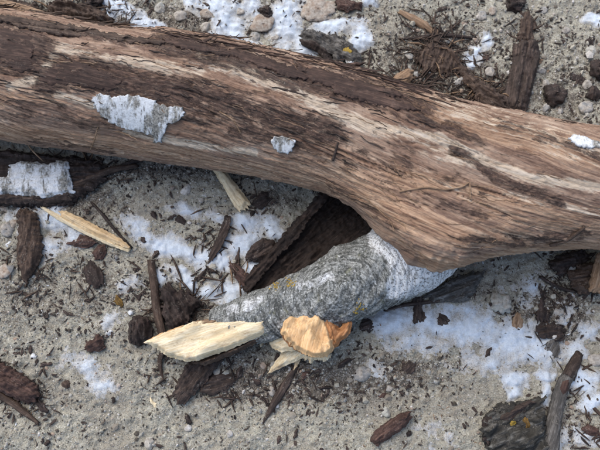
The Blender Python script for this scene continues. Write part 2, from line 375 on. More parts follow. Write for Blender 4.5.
def snow_field(x, y):
    f = np.full(x.shape, -1.0)
    wx = x + 0.010 * fbm(x * 22, y * 22, 3, 61); wy = y + 0.010 * fbm(x * 22, y * 22, 3, 71)
    for px, py, rx, ry, ang, k in SN:
        c = P(px, py); sx = (P(px + rx, py) - c).length; sy = (P(px, py + ry) - c).length
        a = R(ang); dx = wx - c.x; dy = wy - c.y
        u = (dx * math.cos(a) + dy * math.sin(a)) / sx; v = (-dx * math.sin(a) + dy * math.cos(a)) / sy
        f = np.maximum(f, k * (1.30 - 1.0 * np.sqrt(u * u + v * v)))
    return f
st = 0.0018
sx_ = np.arange(-0.54, 0.54, st); sy_ = np.arange(-0.40, 0.47, st)
X, Y = np.meshgrid(sx_, sy_, indexing='ij'); F = snow_field(X, Y)
F = F + 0.30 * fbm(X * 45, Y * 45, 3, 81) - 0.05
thick = np.clip(F - 0.16, -0.6, 1.0)
H = gz(X, Y) * 0.85 + gz0(X, Y) * 0.15 + 0.0044 * thick + 0.0011 * np.clip(1.1 - F, 0.15, 1) * fbm(X * 210, Y * 210, 3, 91) + 0.0008 * fbm(X * 60, Y * 60, 3, 92)
H = np.where(F < -0.3, gz0(X, Y) - 0.008, H)
keep = (F > -0.35); n, m = X.shape
q = grid_faces(n, m)[:, ::-1]; kf = keep.ravel()[q].any(1); q = q[kf]
used, inv = np.unique(q.ravel(), return_inverse=True)
V = np.stack([X, Y, H], -1).reshape(-1, 3)[used]
me = mesh_np('snow', V, inv.reshape(-1, 4).astype(np.int32)); fattr(me, 'depth', np.clip(F.ravel()[used] * 1.05, 0, 1))
snow = link('snow', me, M['snow'])
tag(snow, 'thin broken snow lying in dirty patches on the sandy ground', 'snow', kind='stuff')

# ------------------------------------------------------------------ the fallen log
def smooth_line(pts, c):
    pts = np.array(pts, float); x = np.arange(-600, 1201.0)
    y = np.interp(x, pts[:, 0], pts[:, 1])
    k = np.exp(-0.5 * (np.arange(-40, 41) / 11.0) ** 2); k /= k.sum()
    y = np.convolve(np.pad(y, 40, mode='reflect', reflect_type='odd'), k, 'valid')
    return np.interp(c, x, y)
UP = [(-600, -85), (0, 13), (60, 21), (100, 29), (160, 36), (210, 42), (250, 50), (300, 60), (340, 70), (400, 87), (440, 99), (500, 113), (560, 126), (600, 132), (1200, 235)]
LO = [(-600, 55), (0, 137), (60, 148), (130, 156), (200, 165), (270, 179), (330, 192), (400, 209), (450, 222), (500, 233), (560, 243), (600, 248), (1200, 340)]
BUL = [(-600, 0), (340, 0), (362, 6), (385, 19), (405, 36), (425, 50), (440, 57), (455, 59), (472, 50), (490, 36), (515, 22), (545, 11), (575, 4), (600, 0), (1200, 0)]
cc = np.concatenate([np.linspace(-560, -40, 60)[:-1], np.arange(-40, 640, 0.95), np.linspace(640, 1150, 60)])
tt = np.concatenate([np.linspace(-1.9, -0.25, 26)[:-1], np.arange(-0.25, 3.70, 0.0112), np.linspace(3.70, 4.383, 12)])
zc = smooth_line([(-600, .078), (0, .084), (250, .092), (430, .104), (600, .100), (1200, .085)], cc)
up = smooth_line(UP, cc); lo = smooth_line(LO, cc); bul = np.interp(cc, *np.array(BUL, float).T)
kk = np.exp(-0.5 * (np.arange(-30, 31) / 9.0) ** 2); kk /= kk.sum()
bul = np.convolve(np.pad(bul, 30), kk, 'valid')
Up = np.array([P(c, u, z) for c, u, z in zip(cc, up, zc)]); Lp = np.array([P(c, l, z) for c, l, z in zip(cc, lo, zc)])
C = (Up + Lp) / 2; D = np.gradient(C, axis=0); D[:, 2] = 0; D /= np.linalg.norm(D, axis=1)[:, None]
N = np.stack([-D[:, 1], D[:, 0], 0 * D[:, 0]], 1)
rad = np.abs(((Up - Lp) * N).sum(1)) / 2 * 0.985
mpp = np.linalg.norm(Lp - np.array([P(c, l + 1, z) for c, l, z in zip(cc, lo, zc)]), axis=1)
bulm = bul * mpp
arc = np.concatenate([[0], np.cumsum(np.linalg.norm(np.diff(C, axis=0), axis=1))])
arc -= np.interp(0, cc, arc)
T, A = np.meshgrid(tt, arc, indexing='xy')                       # [station, angle]
r0 = rad[:, None]
B = T * 0.088                                                   # metres round the trunk
low = np.maximum(0, -np.cos(T))
off = bulm[:, None] * sstep(0.0, 1.0, low) * (0.35 + 0.65 * sstep(-0.9, 0.2, np.sin(T)))
off = off * (1 + 0.07 * fbm(A * 45, B * 30, 3, 15) * sstep(.5, .95, low))
gu = A; gv = B + 0.9 * off - 0.14 * A + 0.007 * fbm(A * 6, B * 10, 2, 5)      # grain runs slightly spiral
def strokes(px, py, lst):
    f = np.zeros(px.shape)
    for pts, hw, k in lst:
        best = np.full(px.shape, 1e9)
        for (x0, y0), (x1, y1) in zip(pts[:-1], pts[1:]):
            dx, dy = x1 - x0, y1 - y0; L2 = dx * dx + dy * dy
            t = np.clip(((px - x0) * dx + (py - y0) * dy) / L2, 0, 1)
            best = np.minimum(best, np.hypot(px - x0 - t * dx, py - y0 - t * dy))
        f = np.maximum(f, k * (1 - sstep(0.1, 1.75, best / hw)))
    return f
DARK = [([(-30, 45), (5, 46), (28, 52)], 26, 1.25), ([(48, 78), (75, 72), (110, 82)], 15, 1.2), ([(60, 66), (150, 86), (235, 102)], 15, .95),
        ([(120, 92), (180, 94), (262, 116), (330, 132)], 17, .85), ([(200, 112), (280, 136), (340, 142)], 18, .50),
        ([(160, 42), (240, 60), (300, 80), (360, 90), (405, 104)], 13, .95), ([(310, 80), (365, 84), (410, 106), (430, 112)], 10, .8), ([(395, 112), (450, 128), (480, 140)], 7, .7),
        ([(290, 150), (350, 155), (410, 172)], 13, .40), ([(-20, 112), (60, 112), (150, 132)], 11, .45), ([(30, 140), (110, 150)], 5, .5),
        ([(455, 150), (500, 180), (560, 203)], 6, .75), ([(425, 195), (485, 218)], 5, .62), ([(450, 236), (520, 242), (585, 234)], 6, .6),
        ([(395, 145), (450, 178), (480, 195)], 9, .36), ([(500, 125), (560, 142), (620, 168)], 5, .62), ([(340, 165), (420, 195)], 8, .25), ([(60, 30), (130, 43), (190, 52)], 4, .75),
        ([(330, 188), (360, 200), (395, 228)], 4, .6)]
CREAM = [([(200, 56), (240, 66), (290, 86), (330, 113), (380, 127), (440, 138), (480, 160), (530, 178), (620, 190)], 6, 1.0),
         ([(215, 62), (280, 84), (330, 108)], 10, .75), ([(35, 43), (100, 58), (200, 70)], 8, .62), ([(10, 86), (42, 78), (56, 54)], 6, .85), ([(125, 132), (200, 145), (255, 153)], 4, .75),
         ([(58, 94), (92, 105)], 5, .8), ([(440, 104), (520, 128), (620, 162)], 14, .5), ([(500, 192), (620, 218)], 7, .55), ([(-20, 20), (100, 34), (205, 52)], 6, .45),
         ([(420, 150), (500, 172)], 8, .45), ([(345, 120), (440, 150)], 8, .5), ([(410, 160), (470, 200)], 4, .5), ([(140, 62), (170, 72)], 6, .7)]
TAN = [([(-20, 128), (100, 142), (200, 158), (300, 180), (370, 200)], 9, .8), ([(425, 262), (460, 268), (500, 258), (600, 246)], 8, .95), ([(-20, 95), (60, 102)], 9, .5),
       ([(280, 165), (350, 180), (420, 210), (470, 240)], 16, .55), ([(420, 110), (520, 138), (620, 160)], 16, .75), ([(400, 175), (500, 200), (620, 222)], 16, .6), ([(380, 205), (450, 235), (520, 235)], 16, .7), ([(480, 215), (600, 232)], 10, .6), ([(40, 55), (180, 62)], 8, .4), ([(0, 132), (30, 130)], 10, .5)]
rr = r0 * (1 + 0.03 * fbm(A * 6, B * 9, 3, 2))
pos0 = C[:, None, :] + N[:, None, :] * (rr * np.cos(T) - off)[..., None]
pos0[..., 2] += rr * np.sin(T) + 0.55 * off * sstep(0.15, 0.85, low) * sstep(-0.15, 0.45, np.sin(T))
px, py = to_px(pos0.reshape(-1, 3)); px = px.reshape(T.shape); py = py.reshape(T.shape)
vis = (np.sin(T) > -0.35)
dk = strokes(px, py, DARK) * vis; crm = strokes(px, py, CREAM) * vis; tn = strokes(px, py, TAN) * vis
blot = fbm(gu * 22, gv * 60, 4, 31); grn = fbm(gu * 7, gv * 190, 3, 37); mid = fbm(gu * 5, gv * 55, 3, 41)
cover = sstep(0.42, 0.52, 0.9 * dk + 0.55 * blot + 0.35 * grn)
dsp = 0.0005 * grn + 0.0020 * mid + 0.0008 * fbm(gu * 22, gv * 480, 2, 43) + 0.0013 * cover * (1 + 0.9 * fbm(gu * 90, gv * 160, 3, 47)) + 0.0007 * fbm(gu * 160, gv * 300, 2, 49)
crack = np.clip(1 - np.abs(fbm(gu * 3.2, gv * 42, 3, 53)) / 0.055, 0, 1)
dsp -= 0.0045 * crack * sstep(-0.1, 0.3, fbm(gu * 4, gv * 10, 2, 57))
nrm = N[:, None, :] * np.cos(T)[..., None]; nrm = nrm + np.array([0, 0, 1.0]) * np.sin(T)[..., None]
pos = pos0 + nrm * dsp[..., None]
ns, na = T.shape
Fq = grid_faces(ns, na, True)
capA = np.array([[k for k in range(na)]], np.int32); capB = np.array([[(ns - 1) * na + k for k in range(na)][::-1]], np.int32)
me = mesh_np('wood', pos.reshape(-1, 3), [Fq, capA, capB])
fattr(me, 'dark', dk); fattr(me, 'cream', crm); fattr(me, 'tan', tn)
vattr(me, 'guv', np.stack([gu, gv, 0 * gu], -1))
log = link('fallen_log', None); log.location = (0, 0.09, 0.0)
LOFF = Vector((0, -0.09, 0))
tag(log, 'long fallen log stripped of bark with a grey birch branch stub, lying across the picture', 'log')
wood = link('wood', me, M['log'], log, LOFF)
cs = (pos0 + nrm * 0.0012)[::4, ::3]; n_, m_ = cs.shape[:2]
LOGBVH = BVHTree.FromPolygons([tuple(v) for v in cs.reshape(-1, 3)], [tuple(int(k) for k in f) for f in grid_faces(n_, m_, True)])
def on_log(px, py):
    d = ray(px, py).normalized(); h = LOGBVH.ray_cast(CAM, d)
    if h[0] is None: return None
    nn = h[1] if h[1].dot(d) < 0 else -h[1]
    return h[0], nn

# ------------------------------------------------------------------ generic builders
def poly_noise(pts, step, jag, seed, endjag=1.0):
    """densify a closed outline (local metres, x = grain) and make it ragged"""
    out = []; n = len(pts)
    for i in range(n):
        a = np.array(pts[i]); b = np.array(pts[(i + 1) % n]); L = np.linalg.norm(b - a); k = max(1, int(L / step))
        for j in range(k): out.append(a + (b - a) * j / k)
    o = np.array(out)
    o2 = o.copy()
    o2[:, 0] += jag * endjag * 1.6 * fbm(o[:, 0] * 60, o[:, 1] * 330, 2, seed)
    o2[:, 1] += jag * fbm(o[:, 0] * 170, o[:, 1] * 170, 3, seed + 9)
    return o2
def inside(pts, q):
    c = np.zeros(len(q), bool); n = len(pts); j = n - 1
    for i in range(n):
        xi, yi = pts[i]; xj, yj = pts[j]
        m = ((yi > q[:, 1]) != (yj > q[:, 1])) & (q[:, 0] < (xj - xi) * (q[:, 1] - yi) / (yj - yi + 1e-15) + xi)
        c ^= m; j = i
    return c
def triangulate(o, sp, seed):
    rs = np.random.RandomState(seed)
    x0, y0 = o.min(0); x1, y1 = o.max(0)
    gx, gy = np.meshgrid(np.arange(x0, x1, sp), np.arange(y0, y1, sp))
    q = np.stack([gx.ravel(), gy.ravel()], 1); q = q + rs.uniform(-.25, .25, q.shape) * sp
    q = q[inside(o, q)]
    if len(q):
        dmin = np.sqrt(((q[:, None, :] - o[None]) ** 2).sum(-1)).min(1); q = q[dmin > sp * 0.45]
    allp = np.concatenate([o, q]); nb = len(o)
    vs, ed, fa, *_ = delaunay_2d_cdt([Vector(p) for p in allp], [(i, (i + 1) % nb) for i in range(nb)], [], 1, 1e-7)
    return np.array([v[:] for v in vs]), np.array([f for f in fa if len(f) == 3], np.int32)
def solid(v, f, ztop, zbot):
    n = len(v)
    V = np.concatenate([np.c_[v, ztop], np.c_[v, zbot]])
    a = f[:, [0, 1, 2]]
    area = (v[a[:, 1], 0] - v[a[:, 0], 0]) * (v[a[:, 2], 1] - v[a[:, 0], 1]) - (v[a[:, 1], 1] - v[a[:, 0], 1]) * (v[a[:, 2], 0] - v[a[:, 0], 0])
    f = np.where(area[:, None] < 0, f[:, ::-1], f)
    e = np.concatenate([f[:, [0, 1]], f[:, [1, 2]], f[:, [2, 0]]])
    key = np.sort(e, 1); u, inv, cnt = np.unique(key, axis=0, return_inverse=True, return_counts=True)
    be = e[cnt[inv.ravel()] == 1]
    sides = np.stack([be[:, 0], be[:, 0] + n, be[:, 1] + n, be[:, 1]], 1)
    return V, [f, f[:, ::-1] + n, sides], np.unique(be)
SEED = [100]
def slab(name, outline, mat, th=0.006, ang=None, sp=0.0018, curl=0.0, bend=0.0, rough=0.0010, jag=0.0015, lift=0.0, tx=0.0, ty=0.0,
         dome=0.0, parent=None, label=None, cat=None, group=None, endjag=1.0, gfreq=240, z=None, fold=0.0, ff=(18, 60), terrace=None):
    """a flat piece of bark or wood from an outline in picture pixels: real thickness, curl, grain and a ragged rim.
    ang: grain direction in the picture (degrees, anticlockwise); curl/bend raise the long/short edges; tx, ty tilt"""
    SEED[0] += 13; sd_ = SEED[0]
    if terrace is None: terrace = 0.22 if mat in ('bark', 'brown', 'red', 'rot', 'deep', 'grey') else 0
    pp = np.array(outline, float); c = pp.mean(0)
    g = P(c[0], c[1]); zz = (g1(g.x, g.y) if z is None else z) + lift
    W = np.array([P(a, b_, zz + th)[:2] for a, b_ in pp]); cen = W.mean(0); zz = (g1(*cen) if z is None else z) + lift
    if ang is None:
        d = W - cen; u, s, vt = np.linalg.svd(d); ang = math.degrees(math.atan2(vt[0, 1], vt[0, 0]))
    a = R(ang); Rm = np.array([[math.cos(a), math.sin(a)], [-math.sin(a), math.cos(a)]])
    L = (W - cen) @ Rm.T
    o = poly_noise(L, sp * 0.9, jag, sd_, endjag)
    v, f = triangulate(o, sp, sd_)
    hw = max(1e-4, np.abs(v[:, 1]).max()); hl = max(1e-4, np.abs(v[:, 0]).max())
    dist = np.sqrt(((v[:, None, :] - o[None]) ** 2).sum(-1)).min(1)
    edge = sstep(0, min(0.006, hw * 0.7), dist)
    base = curl * (v[:, 1] / hw) ** 2 + bend * (v[:, 0] / hl) ** 2 + tx * (v[:, 0] / hl) + ty * (v[:, 1] / hw)
    base += 0.25 * th * fbm(v[:, 0] * 25, v[:, 1] * 40, 2, sd_)
    if fold: base += fold * np.abs(fbm(v[:, 0] * ff[0], v[:, 1] * ff[1], 2, sd_ + 5))
    tex = rough * (fbm(v[:, 0] * 28, v[:, 1] * gfreq, 3, sd_ + 2) + 0.6 * fbm(v[:, 0] * 150, v[:, 1] * 190, 2, sd_ + 3))
    top = base + th * (0.45 + 0.55 * edge) + dome * sstep(0, hw * 0.9, dist) + tex
    if terrace: top = top + terrace * th * np.round(1.6 * fbm(v[:, 0] * 26, v[:, 1] * 95, 2, sd_ + 7)) * edge
    bot = base - 0.35 * th * edge
    top = np.maximum(top, bot + th * 0.25)
    lowest = bot.min(); top = top - lowest - 0.0015; bot = bot - lowest - 0.0015
    V, F, be = solid(v, f, top, bot)
    me = mesh_np(name, V, F)
    ob = link(name, me, M[mat])
    if parent is not None:
        ob.parent = parent; ob.matrix_parent_inverse = Matrix.Identity(4)
        pl = parent.matrix_basis if parent.parent is None else parent.parent.matrix_basis @ parent.matrix_basis
        ob.matrix_basis = pl.inverted() @ (Matrix.Translation((cen[0], cen[1], zz)) @ Matrix.Rotation(a, 4, 'Z'))
    else:
        ob.location = (cen[0], cen[1], zz); ob.rotation_euler = (0, 0, a)
    tag(ob, label, cat, group)
    return ob
def chip_outline(px, py, L, W, ang, seed):
    rs = random.Random(seed); pts = []; n = rs.choice((6, 7, 8, 9))
    a = R(-ang)
    for k in range(n):
        t = 2 * math.pi * k / n; ct, st_ = math.cos(t), math.sin(t)
        x = L / 2 * math.copysign(abs(ct) ** 0.7, ct) * rs.uniform(.62, 1.15); y = W / 2 * math.copysign(abs(st_) ** 0.55, st_) * rs.uniform(.55, 1.2)
        pts.append((px + x * math.cos(a) - y * math.sin(a), py + x * math.sin(a) + y * math.cos(a)))
    return pts
def chip(name, px, py, L, W, ang, mat, label, cat, th=0.005, seed=None, **kw):
    sp = 0.0011 if max(L, W) < 20 else 0.0014
    return slab(name, chip_outline(px, py, L, W, ang, seed or int(px * 7 + py * 13)), mat, th=th, ang=ang, sp=kw.pop('sp', sp), label=label, cat=cat, **kw)
def catmull(P_, n):
    P_ = np.array(P_, float); k = len(P_); t = np.linspace(0, k - 1, n); i = np.minimum(t.astype(int), k - 2); f = (t - i)[:, None]
    Pe = np.concatenate([[2 * P_[0] - P_[1]], P_, [2 * P_[-1] - P_[-2]]])
    a, b_, c, d = Pe[i], Pe[i + 1], Pe[i + 2], Pe[i + 3]
    return 0.5 * (2 * b_ + (c - a) * f + (2 * a - 5 * b_ + 4 * c - d) * f ** 2 + (3 * b_ - a - 3 * c + d) * f ** 3)
def tube_mesh(name, pts, rads, nseg=10, step=0.002, rough=0.1, flat=1.0, seed=1, ragged=0.004, gf=1.0):
    pts = np.array(pts, float); L = np.linalg.norm(np.diff(pts, axis=0), axis=1).sum(); n = max(6, int(L / step))
    c = catmull(pts, n); r = np.interp(np.linspace(0, 1, n), np.linspace(0, 1, len(rads)), rads)
    d = np.gradient(c, axis=0); d /= np.linalg.norm(d, axis=1)[:, None]
    side = np.cross(d, [0, 0, 1.0]); side /= np.linalg.norm(side, axis=1)[:, None] + 1e-9; upv = np.cross(side, d)
    t = np.linspace(0, 2 * math.pi, nseg, endpoint=False)
    s = np.linspace(0, L, n)
    TT, SS = np.meshgrid(t, s)
    per = lambda fx, fy, sdx: fbm(SS * fx + np.cos(TT) * fy, np.sin(TT) * fy + SS * fx * .13, 3, sdx)
    rr = r[:, None] * (1 + rough * per(30 * gf, 1.6, seed) + rough * 0.8 * per(120 * gf, 3.2, seed + 4))
    V = c[:, None] + side[:, None] * (rr * np.cos(TT))[..., None] + upv[:, None] * (rr * np.sin(TT) * flat)[..., None]
    rs = np.random.RandomState(seed)
    V[0] -= d[0] * rs.uniform(0, ragged, nseg)[:, None]; V[-1] += d[-1] * rs.uniform(0, ragged, nseg)[:, None]
    V = V.reshape(-1, 3); F = grid_faces(n, nseg, True)[:, ::-1]
    V = np.concatenate([V, [c[0]], [c[-1]]]); a = len(V) - 2; j = np.arange(nseg); j2 = (j + 1) % nseg
    c1 = np.stack([np.full(nseg, a), j2, j], 1); c2 = np.stack([np.full(nseg, a + 1), (n - 1) * nseg + j, (n - 1) * nseg + j2], 1)
    return V, [F, c1, c2]
def stick(name, path, rpx, mat, label=None, cat=None, group=None, nseg=10, lift=0.0, zs=None, flat=1.0, rough=0.14, parent=None, seed=None, ragged=0.004):
    """a twig laid along picture points; radii in pixels; it lies on the ground unless heights zs are given"""
    SEED[0] += 7; sd_ = seed or SEED[0]
    rad_ = [r * 0.0015 for r in rpx]; rfull = np.interp(np.linspace(0, 1, len(path)), np.linspace(0, 1, len(rad_)), rad_)
    pts = []
    for k, (x, y) in enumerate(path):
        g = P(x, y); z = g1(g.x, g.y) + rfull[k] * 0.75 * flat + lift if zs is None else zs[k]
        pts.append(P(x, y, z))
    c = sum(pts, Vector()) / len(pts); c.z = min(p.z for p in pts) - min(rad_)
    d = pts[-1] - pts[0]; a = math.atan2(d.y, d.x); Mx = Matrix.Translation(c) @ Matrix.Rotation(a, 4, 'Z')
    V, F = tube_mesh(name, [Mx.inverted() @ p for p in pts], rad_, nseg, 0.0018, rough, flat, sd_, ragged)
    ob = link(name, mesh_np(name, V, F), M[mat])
    if parent is not None:
        pl = parent.matrix_basis; ob.parent = parent; ob.matrix_basis = pl.inverted() @ Mx
    else: ob.matrix_basis = Mx
    tag(ob, label, cat, group); return ob
def log_patch(name, outline, mat, th, sp=0.0016, jag=0.0016, parent=log, lift=0.0, rough=0.0003, label=None, ang=0.0, grain=0, rimk=.5):
    """a flake that clings to the log's surface, outline in pixels"""
    SEED[0] += 11; s = 0.00135
    o = np.array(outline, float); c = o.mean(0)
    o = poly_noise((o - c) * s, sp * .9, jag, SEED[0]); v, f = triangulate(o, sp, SEED[0])
    dist = np.sqrt(((v[:, None, :] - o[None]) ** 2).sum(-1)).min(1); edge = sstep(0, 0.004, dist)
    top = []; bot = []; org = None
    for (x, y), e in zip(v, edge):
        h = None; dy = 0.0
        while h is None: h = on_log(c[0] + x / s, c[1] + y / s + dy); dy += 0.7
        p, n = h
        k = rough * float(fbm(np.array([x * (30 if grain else 120)]), np.array([(y - x * .27) * (260 if grain else 120)]), 3, SEED[0])[0])
        top.append(p + n * (lift + th * (rimk + (1 - rimk) * e) + k)); bot.append(p - n * 0.002)
    V = np.array([t[:] for t in top] + [t[:] for t in bot]); org = V.mean(0)
    _, F, _ = solid(v * [1, -1], f, np.zeros(len(v)), np.zeros(len(v)))
    ra = R(ang); V = V - org; V = np.stack([V[:, 0] * math.cos(ra) + V[:, 1] * math.sin(ra), -V[:, 0] * math.sin(ra) + V[:, 1] * math.cos(ra), V[:, 2]], 1)
    me = mesh_np(name, V, F); ob = link(name, me, M[mat], parent)
    ob.location = Vector(org) + LOFF; ob.rotation_euler = (0, 0, ra)
    tag(ob, label); return ob

# ------------------------------------------------------------------ the log's parts: branch stub, bark left on it
bp = [(440, 222, .090), (418, 249, .076), (392, 264, .065), (360, 281, .056), (325, 296, .047), (288, 309, .039), (252, 319, .032), (216, 329, .024)]
br = [42, 40, 38, 35, 33, 28, 24, 19]
bpts = np.array([P(*p)[:] for p in bp]); brad = np.array(br) * 0.00150 * np.array([.90, .92, .93, .94, .95, .96, .97, .98])
n = 330; m = 190
c = catmull(bpts, n); r = catmull(np.c_[brad, brad * 0, brad * 0], n)[:, 0]
d = np.gradient(c, axis=0); d /= np.linalg.norm(d, axis=1)[:, None]
side = np.cross(d, [0, 0, 1.0]); side /= np.linalg.norm(side, axis=1)[:, None]; upv = np.cross(side, d)
s = np.concatenate([[0], np.cumsum(np.linalg.norm(np.diff(c, axis=0), axis=1))])
TT, SS = np.meshgrid(np.linspace(0, 2 * math.pi, m, endpoint=False), s)
vv = TT * 0.045
seam = np.cos(TT) ; per = lambda fx, fy, k, o=3: fbm(SS * fx + np.cos(TT) * fy, np.sin(TT) * fy + 3.1, o, k)
ringw = fbm(SS * 60 + 1.5 * np.sin(TT) + 0.8 * per(10, 1, 77), np.cos(TT) * 1.1 + SS * 6, 3, 70)
rr = r[:, None] * (1 + 0.055 * per(11, 1.2, 71) + 0.03 * per(45, 3.0, 72)) + 0.0016 * ringw * sstep(0.0, 0.05, SS) + 0.0009 * per(220, 9, 74)
knob = np.exp(-(((SS - 0.150) / 0.028) ** 2)) * np.exp(-((np.angle(np.exp(1j * (TT - 5.6)))) / 0.9) ** 2)
rr = rr * (1 + 0.30 * knob)
Vb = c[:, None] + side[:, None] * (rr * np.cos(TT))[..., None] + upv[:, None] * (rr * np.sin(TT))[..., None]
bx, by = to_px(Vb.reshape(-1, 3))
kc = np.argmin(np.hypot(bx - 338, by - 292) + 1e3 * (np.sin(TT.ravel()) < 0)); dv = Vb.reshape(-1, 3) - Vb.reshape(-1, 3)[kc]
ad = np.linalg.norm(dv, axis=1); aa = np.arctan2(dv[:, 1], dv[:, 0])
arcv = fbm(ad * 130 + 0.5 * np.cos(aa * 2), aa * 1.6 + 7, 3, 88) * sstep(.012, .03, ad) * (1 - sstep(.09, .13, ad))
Vb = Vb + (side[:, None] * np.cos(TT)[..., None] + upv[:, None] * np.sin(TT)[..., None]) * (0.0014 * arcv).reshape(TT.shape)[..., None]
whm = np.maximum(strokes(bx, by, [([(398, 230), (421, 256), (460, 274)], 26, 1.7), ([(398, 287), (435, 274)], 13, 1.1), ([(230, 310), (262, 300)], 9, .5), ([(300, 285), (330, 275)], 10, .45)]),
                 0) * (np.sin(TT.ravel()) > -0.5)
Vb = Vb.reshape(-1, 3)
me = mesh_np('branch', Vb, [grid_faces(n, m, True)[:, ::-1], np.arange(m)[None], ((n - 1) * m + np.arange(m))[::-1][None]])
fattr(me, 'white', whm); vattr(me, 'arc', np.stack([ad, aa * .05, 0 * ad], -1)); vattr(me, 'guv', np.stack([SS, vv + 0.004 * per(20, 2, 79), np.zeros_like(SS)], -1))
branch = link('branch', me, M['branch'], log, LOFF)
tag(branch, 'grey birch-bark branch stub broken off near the ground')
# torn orange end of the branch
TW = 'torn orange inner wood of the broken branch end'
sv, sf_ = tube_mesh('side_stub', [P(334, 286, .052)[:], P(322, 312, .046)[:], P(310, 337, .036)[:]], [.030, .034, .033], 48, .0012, .10, 1, 9, .004)
so = sv.mean(0); sme = mesh_np('side_stub', sv - so, sf_)
fattr(sme, 'white', np.zeros(len(sv))); vattr(sme, 'guv', np.c_[sv[:, 0], sv[:, 1] + sv[:, 2], 0 * sv[:, 0]]); dq = np.array(P(316, 325, .06)); vattr(sme, 'arc', np.c_[np.linalg.norm(sv - dq, axis=1), 0 * sv[:, 0], 0 * sv[:, 0]])
link('side_stub', sme, M['branch'], branch, Vector(so))
slab('broken_rim', [(280, 334), (282, 321), (291, 314), (303, 311), (318, 309), (329, 315), (336, 333), (338, 346), (328, 356), (313, 357), (299, 352), (289, 346)], 'rust', th=0.024, ang=62, sp=0.0012, rough=0.0012, jag=0.0012, lift=0.034, parent=branch)
slab('broken_wood', [(281, 333), (283, 322), (291, 315), (303, 312), (316, 311), (326, 318), (331, 333), (334, 348), (327, 357), (314, 358), (301, 353), (291, 346)], 'orange', th=0.026, ang=72, sp=0.0010, dome=0.009, rough=0.0007, fold=0.020, ff=(13, 24), jag=0.0012, lift=0.038, gfreq=380, parent=branch, label=TW)
slab('broken_wood', [(316, 312), (328, 313), (336, 322), (340, 328), (348, 317), (352, 323), (350, 334), (341, 342), (333, 350), (328, 336)], 'rust', th=0.018, ang=52, sp=0.0012, dome=0.003, rough=0.0009, jag=0.0014, lift=0.046, ty=-0.003, gfreq=320, parent=branch, label='rust-coloured torn flap of wood')
slab('splinter', [(269, 342), (275, 334), (287, 329), (296, 338), (301, 348), (291, 352), (281, 352), (271, 348)], 'cream', th=0.010, ang=25, sp=0.0011, lift=0.024, jag=0.0014, tx=0.005, gfreq=320, parent=branch)
slab('splinter', [(267, 374), (276, 360), (288, 346), (303, 348), (308, 355), (297, 361), (283, 367)], 'cream', th=0.010, ang=42, sp=0.0011, lift=0.003, tx=0.010, jag=0.0010, gfreq=320, parent=branch)
slab('broken_wood', [(298, 350), (313, 354), (328, 351), (332, 356), (325, 362), (318, 359), (311, 363), (304, 358)], 'cream', th=0.012, ang=70, sp=0.0011, lift=0.012, jag=0.002, gfreq=320, parent=branch)
slab('splinter', [(296, 352), (302, 354), (299, 364), (294, 370), (294, 360)], 'pale', th=0.005, ang=75, sp=0.0011, lift=0.002, jag=0.001, parent=branch)
# white bark left on the log
log_patch('bark_patch', [(93, 98), (99, 94), (112, 97), (124, 96), (138, 95), (150, 99), (163, 105), (172, 107), (182, 106), (184, 113), (180, 120), (172, 123), (167, 124), (164, 134), (160, 143), (155, 141), (152, 133), (140, 132), (128, 128), (117, 124), (105, 118), (95, 108)],
          'white', 0.0012, lift=.0016, rimk=.9, jag=.0024, rough=.0002, label='large jagged patch of white birch bark')
log_patch('bark_patch', [(271, 140), (277, 136), (288, 137), (296, 141), (293, 148), (288, 153), (279, 151), (273, 146)], 'white', 0.0012, lift=.0014, rimk=.9, jag=.002, rough=.0002, label='small white bark flake')
log_patch('bark_patch', [(569, 138), (578, 136), (590, 140), (600, 143), (600, 148), (588, 148), (575, 145)], 'white', 0.0010, lift=.0014, rimk=.9, jag=.002, rough=.0002, label='narrow white bark flake')
# dark inner bark still clinging to the wood
for k, (pts, mt, th_, an) in enumerate([
        ([(-30, 27), (8, 28), (30, 34), (36, 46), (30, 58), (33, 68), (20, 73), (2, 62), (-30, 64)], 'inner', .0022, -10),
        ([(40, 80), (52, 66), (66, 60), (84, 64), (104, 72), (122, 82), (112, 90), (92, 88), (70, 84), (52, 86)], 'inner', .0022, -14),
        ([(296, 66), (322, 70), (352, 80), (392, 90), (404, 97), (372, 97), (338, 90), (306, 78)], 'inner', .0045, -17),
        ([(330, 84), (360, 90), (398, 100), (420, 110), (398, 110), (360, 101), (334, 92)], 'inner', .0038, -17),
        ([(228, 49), (262, 57), (296, 68), (316, 80), (292, 78), (258, 66), (232, 56)], 'inner', .0040, -19),
        ([(160, 39), (190, 42), (226, 50), (240, 57), (214, 54), (180, 48)], 'inner', .0036, -11),
        ([(60, 24), (96, 31), (140, 38), (176, 44), (140, 44), (90, 37)], 'brown', .0030, -9)]):
    log_patch('inner_bark', pts, mt, th_ * .7, jag=.0028, rough=.0007, ang=an, grain=90)
